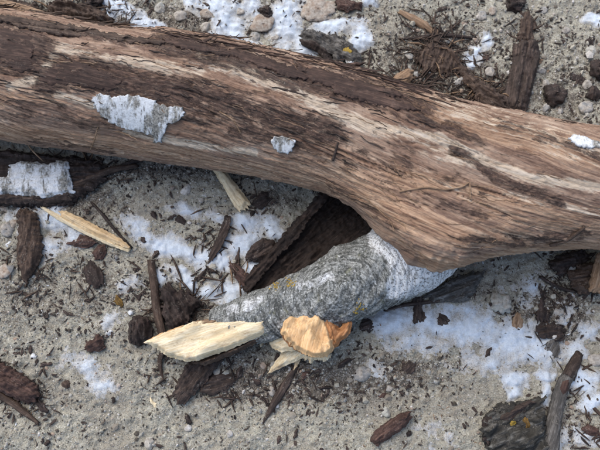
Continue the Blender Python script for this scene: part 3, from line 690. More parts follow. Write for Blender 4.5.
# fibrous shreds of inner bark on the upper side of the log
def ribbons(name, count, seed, crange, trange, lrange, wrange, mat, lift=(0.0005, 0.004), parent=log, lean=0.10):
    rs = np.random.RandomState(seed); Vs = []; Fs = []; base = 0
    for k in range(count):
        c0 = rs.uniform(*crange); t0 = rs.uniform(*trange); L = rs.uniform(*lrange); w_ = rs.uniform(*wrange); lf = rs.uniform(*lift)
        i0 = np.searchsorted(cc, c0); a0 = arc[i0]; npt = 9
        al = a0 + np.linspace(-L / 2, L / 2, npt)
        ii = np.clip(np.searchsorted(arc, al), 0, ns - 1)
        th_ = t0 + lean * (al - a0) / 0.088 * rs.uniform(.2, 1.6) + 0.02 * np.cumsum(rs.normal(0, .35, npt)) 
        bow = lf * (np.linspace(-1, 1, npt) ** 2) * rs.uniform(0, 3.0) + lf * 0.3
        if rs.rand() < .3: bow = bow + np.linspace(0, 1, npt) ** 2 * rs.uniform(0, .010)
        tw = rs.uniform(-1.2, 1.2) + np.linspace(0, rs.normal(0, 1.0), npt)
        ww = w_ * np.sin(np.linspace(0.12, math.pi - 0.12, npt)) ** .6
        jj = np.clip(np.searchsorted(tt, th_), 0, na - 1)
        ctr = pos[ii, jj] + nrm[ii, jj] * bow[:, None]
        tang = np.cross(nrm[ii, jj], np.gradient(ctr, axis=0)); tang /= np.linalg.norm(tang, axis=1)[:, None] + 1e-9
        hv = tang * np.cos(tw)[:, None] + nrm[ii, jj] * np.sin(tw)[:, None]; nv = np.cross(hv, np.gradient(ctr, axis=0)); nv /= np.linalg.norm(nv, axis=1)[:, None] + 1e-9
        t2 = 0.0005
        ring = np.stack([ctr + hv * ww[:, None] / 2, ctr + nv * t2, ctr - hv * ww[:, None] / 2, ctr - nv * t2], 1)
        Vs.append(ring.reshape(-1, 3)); Fs.append(grid_faces(npt, 4, True) + base); base += npt * 4
    V = np.concatenate(Vs); org = V.mean(0)
    o = link(name, mesh_np(name, V - org, np.concatenate(Fs)), M[mat], parent); o.location = Vector(org) + LOFF
    tag(o, kind='stuff'); return o
ribbons('bark_fibres', 60, 5, (180, 430), (0.45, 0.95), (.02, .10), (.0015, .006), 'inner', (0.0003, 0.0014), lean=.03)
ribbons('bark_fibres', 40, 6, (60, 560), (0.35, 0.7), (.015, .06), (.001, .004), 'brown', (0.0003, 0.0012), lean=.03)
ribbons('bark_fibres', 50, 7, (-20, 130), (0.25, 0.7), (.015, .07), (.001, .005), 'brown', (0.0003, 0.0014), lean=.03)
ribbons('wood_fibres', 120, 8, (-20, 620), (0.5, 2.9), (.01, .045), (.0005, .0016), 'tan', (0.0003, 0.0008), lean=.05)
ribbons('bark_fibres', 110, 9, (20, 420), (0.8, 2.3), (.01, .05), (.001, .004), 'bark', (0.0002, 0.0008), lean=.05)
def surface_fibre(path, rpx, mat, label):
    pts = []
    for x, y in path:
        h = on_log(x, y)
        p, n_ = h if h else (P(x, y, .02), Vector((0, 0, 1)))
        pts.append(p + n_ * 0.0015)
    V, F = tube_mesh('fibre', [p[:] for p in pts], [r * .0014 for r in rpx], 6, .002, .1, 1, 3, .001); org = V.mean(0)
    o = link('fibre', mesh_np('fibre', V - org, F), M[mat], log); o.location = Vector(org) + LOFF; tag(o, label)
surface_fibre([(400, 192), (425, 188), (445, 190), (462, 187), (469, 184), (470, 200)], [.7, .9, .6], 'tan', 'pale bent fibre across the wood')
surface_fibre([(220, 112), (233, 120), (241, 133)], [.7, .9, .5], 'tan', 'short curved tan fibre')
surface_fibre([(98, 127), (95, 138), (90, 150)], [.6, .7, .5], 'tan', 'thin upright tan fibre')
surface_fibre([(550, 244), (565, 240), (580, 230), (584, 226)], [1.5, 1.8, 1.2], 'brown', 'small dark twig stuck to the wood')
surface_fibre([(333, 160), (336, 150), (338, 142)], [1.4, 1.2, .8], 'bark', 'short dark crack splinter')
for lx, ly, rx_ in ((274, 285, 5), (289, 283, 4), (300, 288, 2.5)):
    g = P(lx, ly, .055)
# ------------------------------------------------------------------ lichen on the branch
BRBVH = BVHTree.FromPolygons([tuple(v) for v in Vb], [tuple(int(k) for k in f) for f in grid_faces(n, m, True)])
def lichen(px, py, rpx, mat, seed):
    rs = np.random.RandomState(seed); Vs = []; Fs = []; k = 0
    for _ in range(26):
        x = px + rs.normal(0, rpx * .5); y = py + rs.normal(0, rpx * .5)
        h = BRBVH.ray_cast(CAM, ray(x, y).normalized())
        if h[0] is None: continue
        nn = h[1] if h[1].z > 0 else -h[1]; q = nn.to_track_quat('Z', 'Y').to_matrix(); rr_ = rs.uniform(.0010, .0024)
        a = np.linspace(0, 2 * math.pi, 7, endpoint=False)
        rim = np.stack([rr_ * np.cos(a) * rs.uniform(.6, 1.2, 7), rr_ * np.sin(a) * rs.uniform(.6, 1.2, 7), rs.uniform(-.0012, .0004, 7)], 1)
        pp = np.concatenate([rim, [[0, 0, .0011]]]) @ np.array(q).T + np.array(h[0])
        Vs.append(pp); Fs.append(np.array([[j, (j + 1) % 7, 7] for j in range(7)]) + k); k += 8
    V = np.concatenate(Vs); org = V.mean(0)
    o = link('lichen', mesh_np('lichen', V - org, np.concatenate(Fs)), M[mat], branch)
    o.location = org
    return o
lichen(274, 285, 6, 'yellow', 1); lichen(290, 283, 5, 'yellow', 2); lichen(358, 308, 6, 'yellow', 3)

# ------------------------------------------------------------------ fresh splintered wood
ch = slab('wood_chunk', [(145, 342), (158, 335), (184, 326), (194, 322), (216, 321), (243, 318), (266, 316), (269, 321), (266, 334), (234, 348), (199, 360), (187, 362), (168, 357), (157, 349)],
          'cream', th=0.016, ang=17, sp=0.0013, rough=0.0003, jag=0.0012, lift=0.030, tx=0.010, ty=0.004, gfreq=330, fold=0.0035, ff=(4, 30), endjag=1.6,
          label='large pale freshly split wood chunk left of the torn branch end', cat='wood chunk')
slab('bark_edge', [(190, 363), (200, 360), (234, 347), (266, 333), (269, 337), (236, 353), (204, 366)], 'brown', th=0.020, ang=24, sp=0.0016, lift=0.018, jag=0.001, parent=ch, tx=0.008)
slab('bark_edge', [(224, 319), (245, 315), (268, 314), (284, 315), (285, 319), (268, 322), (246, 322)], 'deep', th=0.016, ang=4, sp=0.0016, lift=0.042, jag=0.001, parent=ch, tx=0.001)
slab('rim', [(144, 342), (158, 334), (183, 325), (184, 329), (160, 340), (150, 345)], 'orange', th=0.014, ang=22, sp=0.0012, lift=0.026, jag=0.001, parent=ch)
slab('splinter', [(180, 327), (198, 320), (216, 318), (219, 323), (205, 329), (188, 332)], 'tan', th=0.014, ang=17, sp=0.0014, lift=0.038, jag=0.001, parent=ch)
slab('wood_splinter', [(208, 160), (219, 163), (231, 178), (242, 191), (250, 202), (249, 208), (239, 211), (234, 206), (227, 193), (217, 176)], 'cream', th=0.010, ang=-52, sp=0.0012, lift=0.002, jag=0.0012, gfreq=320, rough=.0007, endjag=2.5,
     label='short pale split stick poking out from under the log', cat='wood splinter')
sp2 = slab('wood_splinter', [(57, 211), (64, 210), (80, 217), (103, 229), (122, 239), (131, 247), (124, 247), (100, 238), (78, 227), (62, 217)], 'pale', th=0.007, ang=-27, sp=0.0012, lift=0.004, jag=0.0010, gfreq=320, rough=.0007, endjag=2.5,
     label='long thin pale splinter lying on snow at the left below the white bark', cat='wood splinter')
slab('sliver', [(34, 203), (42, 206), (58, 214), (80, 226), (104, 238), (130, 248), (128, 252), (108, 245), (80, 232), (56, 219)], 'cream', th=0.006, ang=-26, sp=0.0014, lift=0.002, jag=0.0005, parent=sp2)
chip('wood_splinter', 153, 403, 16, 4, -52, 'cream', 'tiny pale wood sliver on bare sand, lower left', 'wood splinter', 0.003)
chip('wood_splinter', 262, 343, 10, 3, 75, 'cream', 'tiny pale sliver between the split chunk and the torn branch end', 'wood splinter', 0.003)

# ------------------------------------------------------------------ larger pieces of bark
slab('bark_slab', [(243, 290), (254, 270), (280, 245), (304, 218), (322, 196), (345, 184), (380, 190), (384, 212), (372, 232), (345, 252), (318, 268), (292, 284), (266, 298)], 'deep', th=0.007, ang=42, sp=0.0019, curl=0.030, lift=0.0, rough=0.0036, tx=-0.004, fold=.006,
     label='broad curled dark bark slab in the hollow between log and branch', cat='bark', jag=0.002)
slab('bark_strip', [(240, 288), (252, 268), (272, 250), (290, 226), (304, 214), (318, 196), (332, 190), (326, 204), (308, 222), (300, 238), (282, 252), (266, 272), (250, 292)], 'deep', th=0.006, ang=47, sp=0.0017, lift=0.020, rough=0.0035, tx=0.010, jag=.003, curl=.004,
     label='narrow dark bark strip along the left rim of the curled bark slab', cat='bark')
slab('bark_chip', [(245, 258), (250, 247), (262, 238), (275, 240), (277, 250), (262, 261), (248, 262)], 'bark', th=0.009, ang=30, sp=0.0014, lift=0.003, ty=0.004, label='angular dark bark chip lying on snow beside the curled slab', cat='bark')
slab('bark_shred', [(228, 262), (236, 262), (246, 272), (256, 280), (258, 290), (246, 290), (236, 280)], 'red', th=0.006, ang=-45, sp=0.0014, lift=0.003, rough=0.002, label='frayed reddish bark shred at the foot of the curled slab', cat='bark', jag=0.003)
slab('bark_strip', [(226, 214), (231, 217), (228, 234), (219, 252), (208, 264), (207, 256), (216, 240), (221, 226)], 'bark', th=0.005, ang=65, sp=0.0014, curl=0.004, lift=0.002, label='slender curved bark strip on snow below the short pale stick', cat='bark')
slab('bark_slab', [(15, 212), (24, 208), (35, 212), (39, 228), (42, 246), (38, 262), (29, 276), (25, 288), (19, 268), (15, 250), (17, 230)], 'brown', th=0.010, ang=88, sp=0.0016, curl=-0.004, dome=0.004, rough=0.002, jag=0.003, label='upright fibrous brown bark slab at the left edge below the white bark', cat='bark')
slab('bark_chip', [(66, 243), (76, 239), (80, 234), (90, 236), (96, 243), (88, 247), (76, 247)], 'red', th=0.006, sp=0.0012, label='reddish pointed bark chip under the long thin splinter', cat='bark', dome=0.002)
slab('bark_chip', [(92, 252), (98, 244), (105, 244), (106, 252), (101, 259), (94, 259)], 'red', th=0.006, sp=0.0012, ang=60, label='small oval reddish chip right of the pointed red chip', cat='bark', dome=0.002)
slab('bark_chip', [(82, 270), (86, 262), (94, 262), (102, 272), (104, 284), (96, 290), (88, 284)], 'rot', th=0.006, sp=0.0013, ang=-70, label='ragged dark bark scrap below the two reddish chips', cat='bark', jag=0.003)
slab('rotten_lump', [(127, 335), (129, 322), (136, 314), (148, 318), (153, 330), (150, 342), (139, 346), (129, 343)], 'rot', th=0.013, sp=0.0014, dome=0.010, rough=0.0025, jag=0.002, label='dark rotten lump of bark beside the pale chunk’s pointed end', cat='bark')
slab('bark_shred', [(160, 288), (168, 284), (176, 290), (186, 290), (196, 298), (206, 304), (196, 308), (190, 318), (182, 328), (170, 332), (164, 322), (162, 304)], 'rot', th=0.012, sp=0.0016, dome=0.008, rough=0.003, fold=0.008, jag=0.004, label='crumbling dark bark heap between the upright stick and the branch tip', cat='bark')
stick('stick', [(151, 262), (154, 285), (157, 310), (163, 338)], [3.6, 4.2, 4.5, 3.8], 'brown', 'short upright brown stick ending at the pale chunk', 'stick', lift=0.004)
stick('stick', [(165, 345), (160, 362), (163, 380)], [3, 2.4, 1], 'brown', 'thin tapering brown shred below the pale chunk’s pointed end', 'stick')
slab('bark_chip', [(84, 350), (86, 341), (93, 339), (96, 334), (103, 338), (104, 348), (98, 352), (88, 352)], 'red', th=0.008, sp=0.0013, dome=0.004, jag=0.002, label='small squarish reddish brown bark chip on bare sand at left', cat='bark')
slab('bark_slab', [(-24, 350), (-4, 360), (10, 368), (24, 376), (37, 386), (38, 398), (30, 404), (18, 400), (4, 394), (-24, 388)], 'red', th=0.012, sp=0.0017, ang=-28, dome=0.005, rough=0.0026, jag=0.003, curl=-0.004, label='dark reddish bark piece cut off by the left edge, lower left', cat='bark')
stick('stick', [(-15, 388), (8, 400), (24, 412), (38, 423)], [3.5, 3.5, 3, 1.5], 'brown', 'thin brown stick along the lower side of the left-edge bark', 'stick')
chip('bark_chip', 40, 406, 20, 9, -50, 'rot', 'dark scrap at the tip of the left-edge bark', 'bark', 0.006, jag=0.002)
slab('bark_strip', [(188, 362), (204, 360), (224, 357), (214, 372), (200, 388), (184, 405), (176, 404), (172, 394), (178, 380)], 'bark', th=0.008, ang=52, sp=0.0016, curl=0.004, lift=0.001, rough=0.002, label='broad dark bark strip sticking out from beneath the pale chunk', cat='bark', jag=0.003)
slab('bark_shred', [(196, 386), (208, 376), (222, 372), (236, 374), (234, 386), (222, 392), (206, 396)], 'bark', th=0.005, ang=12, sp=0.0015, rough=0.002, label='flat dark bark shred right of the broad strip', cat='bark', jag=0.003)
stick('stick', [(297, 366), (286, 384), (275, 402), (263, 423)], [2.2, 3.8, 3.8, 1.0], 'bark', 'dark slender stick slanting below the torn branch end', 'stick', flat=.7)
slab('bark_chip', [(370, 441), (374, 432), (386, 423), (400, 414), (411, 411), (412, 419), (404, 428), (391, 437), (378, 447)], 'red', th=0.009, ang=36, sp=0.0014, dome=0.003, rough=0.0018, label='oblong reddish brown bark chip on bare sand at the bottom', cat='bark')
slab('bark_slab', [(514, 44), (524, 40), (539, 40), (541, 56), (535, 82), (527, 112), (514, 110), (499, 102), (507, 82), (513, 62)], 'bark', th=0.011, ang=78, sp=0.0017, curl=-0.006, rough=0.0016, label='large smooth dark bark slab standing above the log, upper right', cat='bark')
slab('bark_shred', [(516, 40), (522, 24), (520, 10), (530, 12), (536, 26), (534, 40)], 'brown', th=0.006, ang=82, sp=0.0015, rough=0.002, label='brown shred above the large upper-right bark slab', cat='bark', jag=0.004)
def lump(px, py, rpx, mat, name, label, cat, sq=0.55, seed=1, rough=0.42, el=1.15, ang=0, sink=0.35, group=None, rock=False):
    g = P(px, py); r = rpx * .0015
    u, v = np.meshgrid(np.linspace(0, 2 * math.pi, 30, endpoint=False), np.linspace(0.03, math.pi - 0.03, 17))
    x, y, z = np.sin(v) * np.cos(u), np.sin(v) * np.sin(u), np.cos(v)
    if rock:
        q_ = np.random.RandomState(seed); nn = q_.normal(size=(11, 3)); nn /= np.linalg.norm(nn, axis=1)[:, None]; hh = q_.uniform(.62, 1.0, 11)
        dt = x[..., None] * nn[:, 0] + y[..., None] * nn[:, 1] + z[..., None] * nn[:, 2]
        k = np.minimum(1.15, np.where(dt > .05, hh / np.maximum(dt, .05), 9).min(-1)) * (1 + .05 * fbm(x * 3 + seed, y * 3 + z * 2, 3, seed))
    else:
        k = 1 + rough * fbm(x * 1.3 + seed, y * 1.3 + z * 1.1, 4, seed) + rough * .5 * fbm(x * 4, z * 4 + y * 3, 3, seed + 1)
    V = np.stack([x * k * r * el, y * k * r, z * k * r * sq], -1).reshape(-1, 3)
    me = mesh_np(name, V, [grid_faces(17, 30, True), np.arange(30)[None][:, ::-1].copy(), (16 * 30 + np.arange(30))[None]])
    o = link(name, me, M[mat]); o.location = (g.x, g.y, g1(g.x, g.y) + r * sq * (1 - sink * 1.0)); o.rotation_euler = (0, 0, R(ang))
    return tag(o, label, cat, group)
lump(555, 95, 10.5, 'rot', 'rotten_lump', 'round dark brown lump right of the large bark slab', 'bark', seed=3)
lump(597, 70, 11, 'rot', 'rotten_lump', 'dark lump cut by the right edge, upper right', 'bark', seed=4, el=.8)
lump(514, 4, 9, 'rot', 'rotten_lump', 'small dark lump at the top edge above the large bark slab', 'bark', seed=5)
lump(93, 2, 9, 'rot', 'rotten_lump', 'dark lump at the top edge, upper left', 'bark', seed=6)
lump(263, 25, 11, 'pbrown', 'soil_clump', 'flat brown clod in the snow above the log', 'clod', sq=.3, seed=7, el=1.2, rock=True)
lump(266, 13, 7, 'rot', 'bark_lump', 'small dark bark lump on the brown clod', 'bark', sq=.7, seed=8, el=.8, ang=60)
lump(318, 10, 14, 'pbrown', 'soil_clump', 'wide tan clod between two arms of snow at the top', 'clod', sq=.2, seed=9, el=1.3, rough=.35, sink=.6)
slab('bark_chip', [(334, -6), (340, -4), (352, 0), (362, 2), (362, 11), (355, 8), (348, 12), (338, 8)], 'red', th=0.007, sp=0.0013, rough=0.002, label='dark reddish bark chip at the top edge above the lichen bark', cat='bark')
lb = slab('lichen_bark', [(299, 34), (308, 29), (326, 33), (342, 36), (352, 44), (361, 56), (363, 63), (352, 63), (344, 60), (336, 64), (330, 54), (316, 47), (303, 43)], 'grey', th=0.009, ang=-32, sp=0.0014, rough=0.0028, jag=0.003, fold=0.006, label='crusty grey bark fragment with yellow lichen in the snow above the log', cat='bark')
slab('bark_ridge', [(300, 38), (314, 40), (330, 50), (334, 62), (328, 62), (318, 51), (302, 44)], 'rot', th=0.010, ang=-36, sp=0.0014, lift=0.003, parent=lb)
slab('lichen', [(343, 47), (348, 45), (352, 50), (349, 55), (344, 53)], 'yellow', th=0.004, sp=0.0011, lift=0.012, rough=0.002, jag=0.002, parent=lb)
slab('white_bark', [(346, 60), (354, 58), (357, 64), (350, 67)], 'white', th=0.004, sp=0.0012, lift=0.010, parent=lb)
# fibrous tangle above the log
stick('stick', [(400, 12), (412, 18), (424, 25), (434, 33)], [2.5, 4.2, 4.5, 2.5], 'tan', 'broken tan stick at the head of the fibrous tangle above the log', 'stick', flat=.7)
stick('twig', [(400, 39), (416, 38), (436, 34)], [1.2, 1.8, 1.8], 'rot', 'dark twig pointing left from the fibrous tangle', 'twig')
stick('twig', [(436, 34), (455, 36), (475, 38)], [1.8, 2.0, 1.2], 'rot', 'dark twig pointing right from the fibrous tangle', 'twig')
stick('stick', [(438, 34), (432, 52), (424, 74)], [4, 5, 3], 'brown', 'upright brown shred in the middle of the fibrous tangle', 'stick', flat=.6)
slab('bark_strip', [(440, 44), (450, 46), (466, 66), (486, 86), (502, 104), (496, 108), (478, 100), (464, 80), (450, 62)], 'brown', th=0.007, ang=-48, sp=0.0016, rough=0.0028, jag=0.004, fold=0.008, label='long fibrous brown bark strip slanting down to the log', cat='bark')
slab('bark_shred', [(416, 56), (428, 42), (444, 44), (456, 56), (460, 72), (448, 76), (434, 68), (424, 76)], 'brown', th=0.006, ang=70, sp=0.0014, rough=0.0022, jag=0.005, fold=0.004, ff=(12, 60), label='matted brown bark fibre clump at the heart of the tangle above the log', cat='bark')
slab('bark_shred', [(470, 84), (486, 82), (498, 92), (508, 106), (494, 110), (478, 102)], 'brown', th=0.008, ang=-35, sp=0.0014, rough=0.0022, jag=0.005, fold=0.004, ff=(12, 60), lift=.006, label='frayed brown fibre mat against the log left of the large bark slab', cat='bark')
slab('bark_chip', [(386, 84), (396, 74), (408, 68), (414, 70), (412, 80), (400, 90), (388, 92)], 'tan', th=0.008, ang=32, sp=0.0014, rough=0.0015, lift=0.012, label='pointed tan bark chip against the top of the log', cat='bark')
stick('twig', [(437, 34), (434, 22), (436, 12)], [1.6, 1.3, .8], 'brown', 'short twig rising from the fibrous tangle', 'twig')
# upper left, along the top of the log
stick('stick', [(-10, 1), (12, 6), (38, 13), (66, 22)], [3.5, 4.2, 3.5, 1.5], 'tan', 'tapering tan stick in the top left corner', 'stick', zs=[.105, .112, .118, .128])
slab('bark_shred', [(46, 4), (62, 2), (84, 5), (104, 9), (114, 20), (100, 24), (76, 20), (52, 14)], 'brown', th=0.014, ang=-15, sp=0.0016, rough=0.003, jag=0.004, fold=0.014, lift=0.010, label='frayed brown bark clump behind the log, upper left', cat='bark')
slab('bark_strip', [(-15, -4), (10, -2), (34, 4), (50, 12), (30, 12), (-15, 8)], 'brown', th=0.012, ang=-12, sp=0.0017, rough=0.003, jag=0.003, fold=.008, lift=0.010, label='brown bark strip in the top left corner behind the log', cat='bark')
for pts in ([(-15, 15), (20, 18), (64, 26), (96, 31), (60, 31), (20, 24), (-15, 20)], [(10, 22), (50, 29), (90, 36), (60, 36), (20, 28)]):
    log_patch('bark_strip', pts, 'brown', .004, jag=.002, rough=.001, ang=-10, grain=90)
stick('twig', [(108, 22), (118, 24), (128, 22), (126, 29)], [2.4, 2.4, 2.4, 1.5], 'grey', 'curled grey bark twig in the snow, upper left', 'twig')
# left, under the log
slab('bark_slab', [(-25, 148), (10, 150), (60, 156), (104, 160), (108, 176), (88, 192), (72, 204), (40, 206), (0, 206), (-25, 204)], 'rot', th=0.010, ang=-4, sp=0.0019, rough=0.0026, jag=0.004, label='dark crumbly bark bed under the white bark at the left', cat='bark', dome=0.004)
wb = slab('birch_bark', [(-25, 176), (-8, 178), (7, 176), (9, 164), (22, 160), (34, 161), (48, 164), (58, 159), (67, 161), (69, 172), (72, 184), (74, 192), (62, 195), (48, 197), (38, 197), (28, 196), (10, 194), (-25, 196)], 'white', th=0.010, ang=2, sp=0.0015, rough=0.0014, jag=0.002, lift=0.012, curl=-0.003,
     label='jagged white birch bark piece at the left edge below the log', cat='bark')
slab('inner_bark', [(-25, 192), (10, 192), (44, 195), (75, 190), (72, 200), (40, 204), (5, 203), (-25, 202)], 'bark', th=0.012, ang=2, sp=0.0017, lift=0.006, rough=0.002, jag=0.002, parent=wb)
stick('twig', [(74, 186), (92, 178), (112, 170), (136, 166)], [4.5, 4.5, 3.5, 2], 'brown', 'brown stick slanting from the white bark to the log', 'stick', lift=0.004)
stick('twig', [(112, 172), (128, 164), (146, 158)], [2.4, 2.8, 2.4], 'rot', 'dark twig lying close under the log, left', 'twig')
stick('twig', [(92, 203), (104, 216), (116, 231), (131, 247)], [1.0, 1.6, 1.6, 1.2], 'rot', 'thin dark twig crossing above the long thin splinter', 'twig', lift=0.001)
stick('twig', [(25, 140), (32, 150), (42, 160)], [.8, .8, .5], 'tan', 'hair-thin tan stalk above the white bark', 'twig', zs=[.05, .035, .03])
# right edge
slab('wood_splinter', [(599, 252), (612, 250), (616, 292), (600, 293), (588, 291), (592, 274)], 'tan', th=0.010, ang=68, sp=0.0016, lift=0.022, label='tan split wood piece cut off by the right edge below the log', cat='wood splinter')
slab('bark_slab', [(568, 272), (580, 264), (600, 262), (625, 262), (625, 290), (600, 292), (584, 294), (572, 286)], 'brown', th=0.012, ang=12, sp=0.0017, rough=0.0024, jag=0.003, lift=0.004, label='brown bark piece at the right edge under the log', cat='bark', fold=.006)
slab('bark_shred', [(548, 262), (560, 254), (582, 250), (596, 252), (586, 262), (572, 268), (562, 276)], 'rot', th=0.010, ang=10, sp=0.0017, rough=0.003, jag=0.004, label='dark crumbly bark shadowed by the log near the right edge', cat='bark')
stick('twig', [(541, 277), (552, 284), (564, 289), (577, 292)], [1.4, 1.8, 1.8, 1.2], 'rot', 'thin dark bent twig left of the right-edge bark', 'twig', lift=.002)
slab('bark_shred', [(541, 288), (546, 290), (545, 306), (552, 316), (548, 322), (538, 322), (537, 312), (542, 300)], 'rot', th=0.006, ang=85, sp=0.0014, rough=0.002, jag=0.003, label='upright dark shred in sandy snow under the log, right', cat='bark')
slab('bark_chip', [(512, 328), (514, 318), (518, 312), (524, 318), (523, 327), (517, 330)], 'tan', th=0.006, ang=75, sp=0.0012, label='small rusty tan chip at the upper rim of the right snow', cat='bark')
lump(500, 303, 9, 'pgreen', 'soil_clump', 'grey-green crusty clod above the right snow', 'clod', sq=.5, seed=11, el=1.2)
slab('bark_shred', [(411, 294), (418, 292), (424, 298), (422, 308), (427, 318), (421, 323), (413, 323), (414, 310)], 'bark', th=0.005, ang=85, sp=0.0012, rough=0.002, jag=0.002, label='dark ragged shred hanging onto snow below the branch base', cat='bark')
slab('bark_chip', [(437, 318), (440, 313), (446, 315), (451, 321), (447, 327), (440, 325)], 'bark', th=0.006, ang=-30, sp=0.0012, label='small dark chip on snow right of the ragged shred', cat='bark')
stick('twig', [(386, 310), (400, 306), (420, 303), (440, 301)], [1.4, 1.8, 2.0, 1.4], 'bark', 'thin dark twig along the snow rim below the branch', 'twig', lift=.001)
slab('bark_slab', [(424, 296), (440, 286), (462, 274), (486, 270), (478, 284), (470, 300), (452, 302), (436, 302)], 'grey', th=0.010, ang=22, sp=0.0016, rough=0.002, jag=0.003, label='grey weathered bark flake wedged under the log’s bulge', cat='bark')
chip('bark_chip', 488, 353, 13, 5, 60, 'bark', 'tiny dark chip alone in the right snow', 'bark', 0.004)
slab('curled_leaf', [(545, 344), (552, 338), (558, 336), (560, 348), (558, 358), (550, 357)], 'grey', th=0.004, ang=60, sp=0.0012, curl=0.005, label='grey-brown curled leaf in snow above the lower-right stick', cat='leaf')
slab('bark_shred', [(536, 330), (542, 322), (556, 322), (566, 330), (562, 342), (552, 336), (542, 340)], 'rot', th=0.006, ang=10, sp=0.0014, rough=0.002, jag=0.004, label='dark bark crumbs above the curled leaf', cat='bark')
sk = stick('stick', [(578, 356), (570, 372), (562, 388), (556, 410), (552, 432), (549, 470)], [3.6, 5.8, 6.2, 6.6, 7.2, 7.6], 'grey', 'thick grey stick rising from the bottom edge, lower right', 'stick', nseg=22, rough=.10)
stick('stick_end', [(578.5, 355), (574, 364), (568, 376)], [4.0, 5.6, 6.3], 'bark', nseg=20, parent=sk, label='dark bark on the stick’s upper end', rough=.16)
stick('bark_strip', [(568, 377), (563, 388), (559, 399)], [4.2, 5.2, 4.0], 'red', nseg=16, parent=sk, lift=.0035, label='reddish bark on the stick')
ms = slab('mossy_bark', [(484, 418), (494, 406), (510, 403), (526, 400), (545, 396), (542, 412), (546, 430), (548, 470), (486, 470), (488, 448), (480, 432)], 'moss', th=0.010, ang=25, sp=0.0016, dome=0.006, rough=0.0030, jag=0.0035, fold=0.016, ff=(22, 27), gfreq=110, endjag=1.0, label='dark crusty mossy bark lump with amber spots at the bottom, lower right', cat='bark')
slab('bark_ridge', [(500, 418), (512, 408), (530, 400), (537, 402), (524, 413), (508, 421)], 'bark', th=0.008, ang=28, sp=0.0014, lift=0.012, parent=ms, rough=.002)
slab('bark_ridge', [(483, 420), (492, 409), (497, 412), (492, 424), (490, 446), (484, 440)], 'rot', th=0.008, ang=80, sp=0.0014, lift=0.008, parent=ms, rough=.002)
slab('amber_spot', [(508, 420), (514, 417), (519, 421), (516, 426), (510, 425)], 'yellow', th=0.005, sp=0.0011, lift=0.014, parent=ms)
slab('amber_spot', [(508, 434), (514, 431), (519, 438), (520, 447), (512, 446)], 'amber', th=0.006, ang=-60, sp=0.0012, lift=0.013, parent=ms)
slab('amber_spot', [(522, 420), (530, 417), (533, 427), (527, 431)], 'amber', th=0.006, sp=0.0012, lift=0.012, parent=ms)
slab('bark_chip', [(582, 430), (590, 424), (598, 428), (602, 436), (590, 436)], 'red', th=0.006, sp=0.0013, label='reddish chip near the bottom right corner', cat='bark')
stick('twig', [(588, 396), (594, 408), (604, 418)], [1.2, 1.8, 1.4], 'brown', 'thin brown twig in snow at the right edge', 'twig')
chip('bark_chip', 594, 92, 14, 16, 80, 'rot', 'dark shard at the right edge above the log', 'bark', 0.008)
